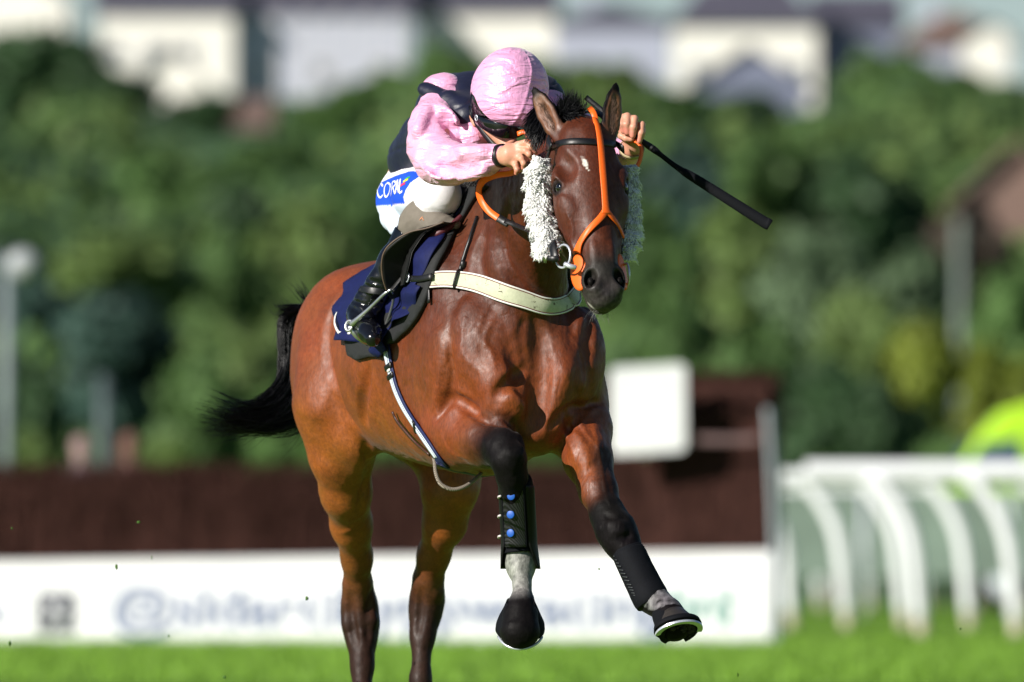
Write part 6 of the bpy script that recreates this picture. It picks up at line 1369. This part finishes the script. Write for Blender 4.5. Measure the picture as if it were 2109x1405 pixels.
TREES = [
 # far, below the houses
 (60, 60, 330, 330, 520, 'dark', 'dark tree at the top left beside the cream gable'), (230, 130, 420, 260, 500, 'dark', 'dark tree in front of the big cream house'), (20, 300, 560, 230, 430, 'mid', 'mid green tree at the left edge under the dark one'),
 (430, 195, 430, 240, 470, 'dark', 'dark tree right of the small gabled house'), (150, 330, 620, 260, 400, 'blue', 'blue green tree low on the left slope'), (350, 270, 560, 280, 380, 'mid', 'green tree in the middle of the left slope'),
 (560, 280, 520, 260, 400, 'mid', 'green tree under the striped grey house'), (500, 380, 640, 230, 350, 'dark', 'dark tree in the hollow of the left slope'), (700, 200, 470, 260, 450, 'mid', 'green tree left of the jockey\'s back'),
 (800, 130, 420, 260, 480, 'mid', 'green tree whose top shows just left of the jockey'), (930, 95, 380, 240, 500, 'mid', 'green tree behind the jockey\'s helmet under the cream house'), (1090, 120, 420, 260, 500, 'mid', 'green tree behind the helmet and the near ear'),
 (1240, 130, 400, 260, 500, 'light', 'brighter tree right of the far ear under the grey house'), (1385, 170, 430, 260, 470, 'mid', 'green tree above the far hand'), (1530, 190, 460, 260, 450, 'dark', 'dark tree below the black gable roof'),
 (1680, 230, 500, 280, 440, 'mid', 'green tree beneath the blue grey house end'), (1830, 110, 420, 260, 500, 'mid', 'broad tree rising between two houses at the right'), (1960, 130, 360, 220, 520, 'dark', 'dark tree under the right hand gable'), (2090, 170, 440, 240, 500, 'pale', 'pale tree at the right edge below the gable'),
 # middle distance
 (1420, 300, 560, 280, 330, 'blue', 'dark bluish tree crossed by the whip'), (1600, 280, 560, 300, 330, 'mid', 'big green tree above the tip of the whip'), (1790, 290, 580, 320, 320, 'dark', 'dark spreading tree beside the brown roof'),
 (1990, 420, 640, 260, 300, 'brown', 'brownish tree beneath the brown roof'), (1500, 440, 700, 320, 280, 'light', 'light green tree below the whip tip'), (1690, 470, 760, 320, 260, 'pale', 'pale grey green tree in the centre right'),
 (1860, 480, 780, 300, 250, 'pale', 'pale grey green tree left of the tall pole'), (2070, 560, 830, 280, 250, 'mid', 'green tree right of the tall pole'), (1340, 430, 760, 260, 270, 'mid', 'green tree just right of the sheepskin'),
 (260, 480, 700, 420, 260, 'light', 'light topped round tree in the lower left'), (60, 480, 800, 260, 280, 'blue', 'dark bluish tree behind the lamp post'), (470, 470, 760, 260, 300, 'mid', 'green tree above the horse\'s tail'),
 (620, 420, 700, 280, 310, 'light', 'light green tree above the horse\'s rump'), (760, 400, 700, 260, 320, 'mid', 'green tree hidden mostly by the jockey\'s boot'), (560, 600, 900, 260, 230, 'light', 'light green tree just behind the horse\'s tail'),
 (1200, 420, 760, 260, 300, 'mid', 'green tree hidden mostly by the horse\'s head'), (1000, 350, 700, 300, 330, 'mid', 'green tree hidden by horse and jockey'),
 # near belt
 (240, 600, 900, 420, 215, 'blue', 'big dark shrub left of the tail'), (60, 700, 980, 220, 205, 'dark', 'dark shrub behind the foot of the lamp post'), (420, 740, 1000, 260, 200, 'mid', 'green shrub left below the tail'),
 (620, 760, 1010, 260, 195, 'mid', 'green shrub behind the rump above the fence'), (1400, 620, 950, 300, 200, 'mid', 'green shrub behind the white marker board'), (1560, 640, 960, 300, 195, 'mid', 'green shrub above the right end of the brush wing'),
 (1680, 740, 1010, 260, 190, 'dark', 'dark shrub right of the brush wing'), (1820, 790, 1020, 240, 185, 'dark', 'dark shrub left of the yellow van'), (1890, 660, 950, 240, 200, 'yellow', 'yellowish shrub above the van\'s bonnet'),
 (2050, 680, 960, 260, 205, 'yellow', 'yellow green shrub behind the van roof'), (1780, 600, 860, 260, 215, 'light', 'light green shrub between the dark one and the tall pole'), (880, 760, 1000, 300, 200, 'mid', 'green shrub hidden by the horse\'s chest'), (1120, 740, 1000, 300, 200, 'mid', 'green shrub hidden by the horse\'s shoulders'),
 (1270, 700, 960, 240, 205, 'dark', 'dark shrub behind the horse\'s far shoulder'), (330, 900, 1010, 180, 175, 'light', 'low bright shrub right of the onlookers'), (70, 890, 1010, 160, 175, 'light', 'low bright shrub left of the onlookers'),
 (1950, 900, 1060, 240, 180, 'mid', 'low green shrub behind the van wheels'), (1720, 930, 1060, 240, 178, 'mid', 'low green shrub behind the middle rail'), (2100, 880, 1060, 200, 178, 'mid', 'low green shrub at the far right'),
 # outside the picture to both sides
 (-250, 250, 800, 400, 350, 'mid', 'green tree outside the left edge'), (-520, 200, 760, 420, 380, 'dark', 'dark tree outside the left edge'), (-300, 560, 1000, 420, 220, 'blue', 'bluish shrub outside the left edge'), (2350, 250, 800, 400, 350, 'mid', 'green tree outside the right edge'), (2640, 250, 760, 420, 380, 'dark', 'dark tree outside the right edge'), (2400, 560, 1000, 420, 220, 'mid', 'green shrub outside the right edge')]
for t in TREES:
    if 'outside' in t[6]: continue
    tree(*t, cat='shrub' if 'shrub' in t[6] else 'tree')
# one mass of woodland canopy over the slope, between the trees one can tell apart
rs = np.random.RandomState(21); nl = 2700; ly = rs.uniform(262, 655, nl); lx = rs.uniform(-1, 1, nl) * (.10 * ly + 22)
lr = rs.uniform(1.3, 2.7, nl) * (.75 + ly / 1300); lz = np.array([hz(a, b) for a, b in zip(lx, ly)]) + rs.uniform(.2, 2.2, nl) * np.where(ly > 520, .6, 1.0)
lpx = lx * FPX / ly + IMG_W / 2; ltop = HORIZON - (lz + lr * .9 - CAM_Z) * FPX / ly; line = np.interp(lpx, [-500, 0, 180, 215, 270, 420, 480, 700, 800, 850, 930, 1140, 1380, 1430, 1680, 1760, 1850, 1980, 2109, 2600], [150, 215, 130, 160, 225, 225, 250, 262, 200, 125, 105, 145, 180, 215, 215, 195, 110, 140, 150, 150])
ok = ltop > line + 12; lx, ly, lz, lr = lx[ok], ly[ok], lz[ok], lr[ok]; nl = len(lx); per = 50; n_l = nl * per
c_ = np.repeat(np.stack([lx, ly, lz], 1), per, 0); rr_ = np.repeat(lr, per)[:, None]; d_ = rs.normal(size=(n_l, 3)); d_ /= np.linalg.norm(d_, axis=1)[:, None]; d_[:, 2] = np.abs(d_[:, 2]) * 1.1 - .25; d_[:, 1] = -np.abs(d_[:, 1]) * np.where(rs.uniform(size=n_l) < .75, 1, -1)
cen = c_ + d_ * rr_ * rs.uniform(.7, 1.08, (n_l, 1)); t_v = np.cross(rs.normal(size=(n_l, 3)), d_); t_v /= np.linalg.norm(t_v, axis=1)[:, None]; n2_ = np.cross(d_, t_v) + d_ * rs.uniform(-.5, .5, (n_l, 1)); s_l = rr_ * .26 * rs.uniform(.5, 1.2, (n_l, 1))
V = np.zeros((n_l * 4, 3)); V[0::4] = cen - t_v * s_l * .5; V[1::4] = cen + n2_ * s_l * .9 + t_v * s_l * .5; V[2::4] = cen + n2_ * s_l * 1.7; V[3::4] = cen + n2_ * s_l * .8 - t_v * s_l * .7
M_wood, n_, b_ = new_mat('woodland_canopy'); t1_ = noise_node(n_, .075, 3, .6); t2w = noise_node(n_, .9, 4); ra = ramp(n_, t1_.outputs[0], [(.34, (.034, .070, .030)), (.5, (.066, .125, .034)), (.66, (.115, .170, .050))]); rb = ramp(n_, t2w.outputs[0], [(.3, (.6,) * 3), (.7, (1.3,) * 3)])
mx = n_.nodes.new('ShaderNodeMix'); mx.data_type = 'RGBA'; mx.blend_type = 'MULTIPLY'; mx.inputs[0].default_value = 1; n_.links.new(ra.outputs[0], mx.inputs[6]); n_.links.new(rb.outputs[0], mx.inputs[7]); n_.links.new(mx.outputs[2], b_.inputs['Base Color']); setp(b_, Roughness=.6, Specular_IOR_Level=.2)
tag(mk('woodland', V, np.arange(n_l * 4).reshape(-1, 4), M_wood, smooth=False), kind='stuff', label='continuous mid green woodland canopy covering the hillside below the houses')
# --- houses up the hill
M_slate = plain('slate_roof', (.075, .072, .100), .7, .2, 2, .2, .02); M_dslate = plain('dark_slate', (.045, .042, .062), .7, .2, 2, .2, .02); M_brt = plain('brown_tile', (.16, .105, .085), .8, .2, 2, .2, .02); M_glass = plain('window_glass', (.10, .12, .15), .1, .1, 2, 0); M_wfr = plain('window_frame_white', (.75, .75, .75), .5, .03, 4, 0)
def render_wall(n, c): return plain('wall_' + n, c, .85, .05, 1.5, .2, .01)
W_ = {'brown': render_wall('brown', (.20, .13, .105)), 'cream': render_wall('cream', (.82, .80, .73)), 'grey': render_wall('grey', (.40, .43, .52)), 'blue': render_wall('blue', (.17, .19, .27)), 'white': render_wall('white', (.60, .60, .64))}  # 'blue' has the shade on the right-hand house end mixed into its colour
def house(px0, px1, yeave, yridge, ybase, Y, wall, roof, label, gable=False, depth=9, wins=(), stripes=0, chimney=True, hip=0):
    x0, x1, ze, zr, z0 = gx(px0, Y), gx(px1, Y), zy(yeave, Y), zy(yridge, Y), zy(ybase, Y); g = hz((x0 + x1) / 2, Y) - 1.5; z0 = min(z0, g)
    e = empty('house', ((x0 + x1) / 2, Y, g), label=label, cat='house'); xm = (x0 + x1) / 2; o = .35
    if gable: V = [(x0, Y, z0), (x1, Y, z0), (x1, Y, ze), (xm, Y, zr), (x0, Y, ze)]; V += [(a, Y + depth, c) for a, b, c in V]; F = [(0, 1, 2, 3, 4), (9, 8, 7, 6, 5), (0, 5, 6, 1), (1, 6, 7, 2), (4, 9, 5, 0), (2, 7, 8, 3), (3, 8, 9, 4)]
    else: V = [(x0, Y, z0), (x1, Y, z0), (x1, Y, ze), (x0, Y, ze), (x0, Y + depth, z0), (x1, Y + depth, z0), (x1, Y + depth, ze), (x0, Y + depth, ze), (x0, Y + depth / 2, zr), (x1, Y + depth / 2, zr)]; F = [(0, 1, 2, 3), (5, 4, 7, 6), (0, 4, 5, 1)] + ([(1, 5, 6, 2), (4, 0, 3, 7)] if hip else [(1, 5, 6, 9, 2), (4, 0, 3, 8, 7)])
    mk('wall', V, F, W_[wall], e, smooth=False); t = .16; sl = (zr - ze)
    if gable:
        k = sl / max(.1, (xm - x0)); A = [(x0 - o, ze - o * k), (xm, zr), (x1 + o, ze - o * k)]; V = [(a, y, c + dz + .02) for y in (Y - o, Y + depth + o) for dz in (0, t) for a, c in A]; F = [(0, 1, 4, 3), (1, 2, 5, 4), (6, 9, 10, 7), (7, 10, 11, 8), (3, 4, 10, 9), (4, 5, 11, 10), (0, 6, 7, 1), (1, 7, 8, 2), (0, 3, 9, 6), (2, 8, 11, 5)]
    else:
        hx = hip; k = sl / (depth / 2); V = []
        for dz in (0.02, t): V += [(x0 - o, Y - o, ze - o * k + dz), (x1 + o, Y - o, ze - o * k + dz), (x1 + o - hx, Y + depth / 2, zr + dz), (x0 - o + hx, Y + depth / 2, zr + dz), (x1 + o, Y + depth + o, ze - o * k + dz), (x0 - o, Y + depth + o, ze - o * k + dz)]
        F = [(6, 7, 8, 9), (9, 8, 10, 11), (3, 2, 1, 0), (5, 4, 2, 3), (0, 1, 7, 6), (5, 11, 10, 4), (1, 4, 10, 7), (0, 6, 11, 5)] + [(7, 10, 8), (6, 9, 11), (1, 2, 4), (0, 5, 3)]
        F = [f for f in F if f not in ((1, 4, 10, 7), (0, 6, 11, 5))] + [(1, 4, 10, 7), (0, 6, 11, 5)]
    rf = mk('roof', V, F, roof, e, smooth=False)
    if chimney: xc = x0 + (x1 - x0) * .3; mb = MB(); mb.box((xc - .4, Y + depth * .5 - .35, zr - .8), (xc + .4, Y + depth * .5 + .35, zr + .9)); c_ = mb.build('chimney', W_['grey'], None, False); c_.parent = rf
    for (u, v, ww, hh_) in wins:
        cx = x0 + (x1 - x0) * u; cz = z0 + (ze - z0) * v; mb = MB(); mb.box((cx - ww / 2, Y - .06, cz - hh_ / 2), (cx + ww / 2, Y + .02, cz + hh_ / 2)); f = mb.build('window', M_wfr, e, False); mb = MB(); mb.box((cx - ww / 2 + .1, Y - .08, cz - hh_ / 2 + .1), (cx + ww / 2 - .1, Y - .05, cz + hh_ / 2 - .1)); g_ = mb.build('pane', M_glass, None, False); g_.parent = f
    for k in range(stripes): cx = x0 + (x1 - x0) * (k + .5) / stripes; mb = MB(); mb.box((cx - .32, Y - .10, z0), (cx + .32, Y + .0, ze - .1)); mb.build('pilaster', W_['white'], e, False)
w2 = lambda us, v: [(u, v, 1.0, 1.1) for u in us]
house(-160, 140, 8, -90, 60, 640, 'cream', M_slate, 'cream house with a sloping roof at the top left corner', True, wins=w2((.3, .6), .7), chimney=False)
house(205, 480, 22, -70, 140, 620, 'cream', M_slate, 'big cream house under a slate roof, left of the striped one', wins=w2((.12, .40, .66), .62) + w2((.2, .8), .25))
house(482, 842, 22, -70, 235, 622, 'grey', M_slate, 'long grey house with white vertical pilasters', stripes=6, wins=w2((.17, .5, .83), .5))
house(278, 420, 165, 98, 215, 560, 'cream', M_dslate, 'small gabled house in front of the big cream one', True, depth=6, wins=w2((.35,), .5), chimney=False)
house(858, 1140, 22, -70, 110, 625, 'cream', M_slate, 'cream house above the jockey\'s back', wins=w2((.15, .45, .8), .5))
house(1142, 1380, 48, 4, 150, 640, 'grey', M_slate, 'grey house with a falling ridge beside blue sky', wins=w2((.25, .6), .5), hip=3.5)
house(1392, 1682, 46, -40, 160, 610, 'cream', M_slate, 'cream house behind the black gable roof', wins=w2((.15, .5, .85), .6), hip=2)
house(1684, 1850, 50, -20, 200, 616, 'blue', M_slate, 'house end beside the cream one, shade painted in as blue grey', chimney=False)
house(1425, 1660, 178, 98, 190, 560, 'blue', M_dslate, 'house showing only its dark gable roof among the trees', True, depth=7, chimney=False)
house(1852, 2085, 92, 22, 150, 630, 'grey', M_brt, 'low house with a brownish roof at the top right', wins=w2((.3,), .5), hip=3)
house(1990, 2075, 70, 45, 125, 606, 'cream', M_slate, 'small cream gable end near the right edge', True, depth=5, chimney=False)
house(355, 545, 262, 200, 280, 520, 'grey', M_brt, 'house with a brown tiled roof half buried in the left trees', chimney=False)
house(1990, 2200, 400, 300, 450, 330, 'brown', M_brt, 'house with a brown sloping roof at the right edge', True, depth=6, chimney=False)
house(-60, 90, 125, 85, 215, 560, 'grey', M_slate, 'grey house showing between the trees at the left edge', chimney=False)
# --- flecks of turf thrown up in the air
M_fl = plain('flying_turf', (.05, .12, .015), .9, .4, 90, .5, .002)
for k_, (px, py, Y, s_) in enumerate(((25, 1088, 36, 4.5), (240, 1168, 36.3, 4), (285, 1076, 36.5, 3.5), (312, 1150, 36, 3), (1234, 1172, 35.4, 3), (632, 1232, 36.2, 3), (348, 1310, 36, 4), (20, 1325, 36.4, 4), (462, 1395, 36, 4), (1520, 1390, 35.5, 3), (1978, 1295, 35.8, 3))):
    V, F = sphere((0, 0, 0), .0042 * s_ / 3.5, 8, None, (.5 + (k_ % 3) * .5, .7, 1 + (k_ % 2))); V = V + noise(V + k_, 200)[:, None] * .0012; o = mk('turf_fleck', V + P(px, py, Y), F, M_fl); tag(o, ['tiny green fleck over the dark birch at the far left', 'green fleck at the top edge of the board, left of the horse', 'tiny fleck on the birch left of the hind leg', 'tiny fleck just above the printed letters, left', 'dark fleck between the two forelegs', 'dark fleck on the board beside the hind hock', 'fleck above the grass at the foot of the board, left', 'fleck over the grass in the lower left corner', 'fleck over the grass left of the hind leg', 'fleck over the grass below the outstretched forefoot', 'fleck at the foot of the running rails'][k_], 'turf fleck', 'flecks of turf in the air')
print('script done', round(time.time() - T0, 1))
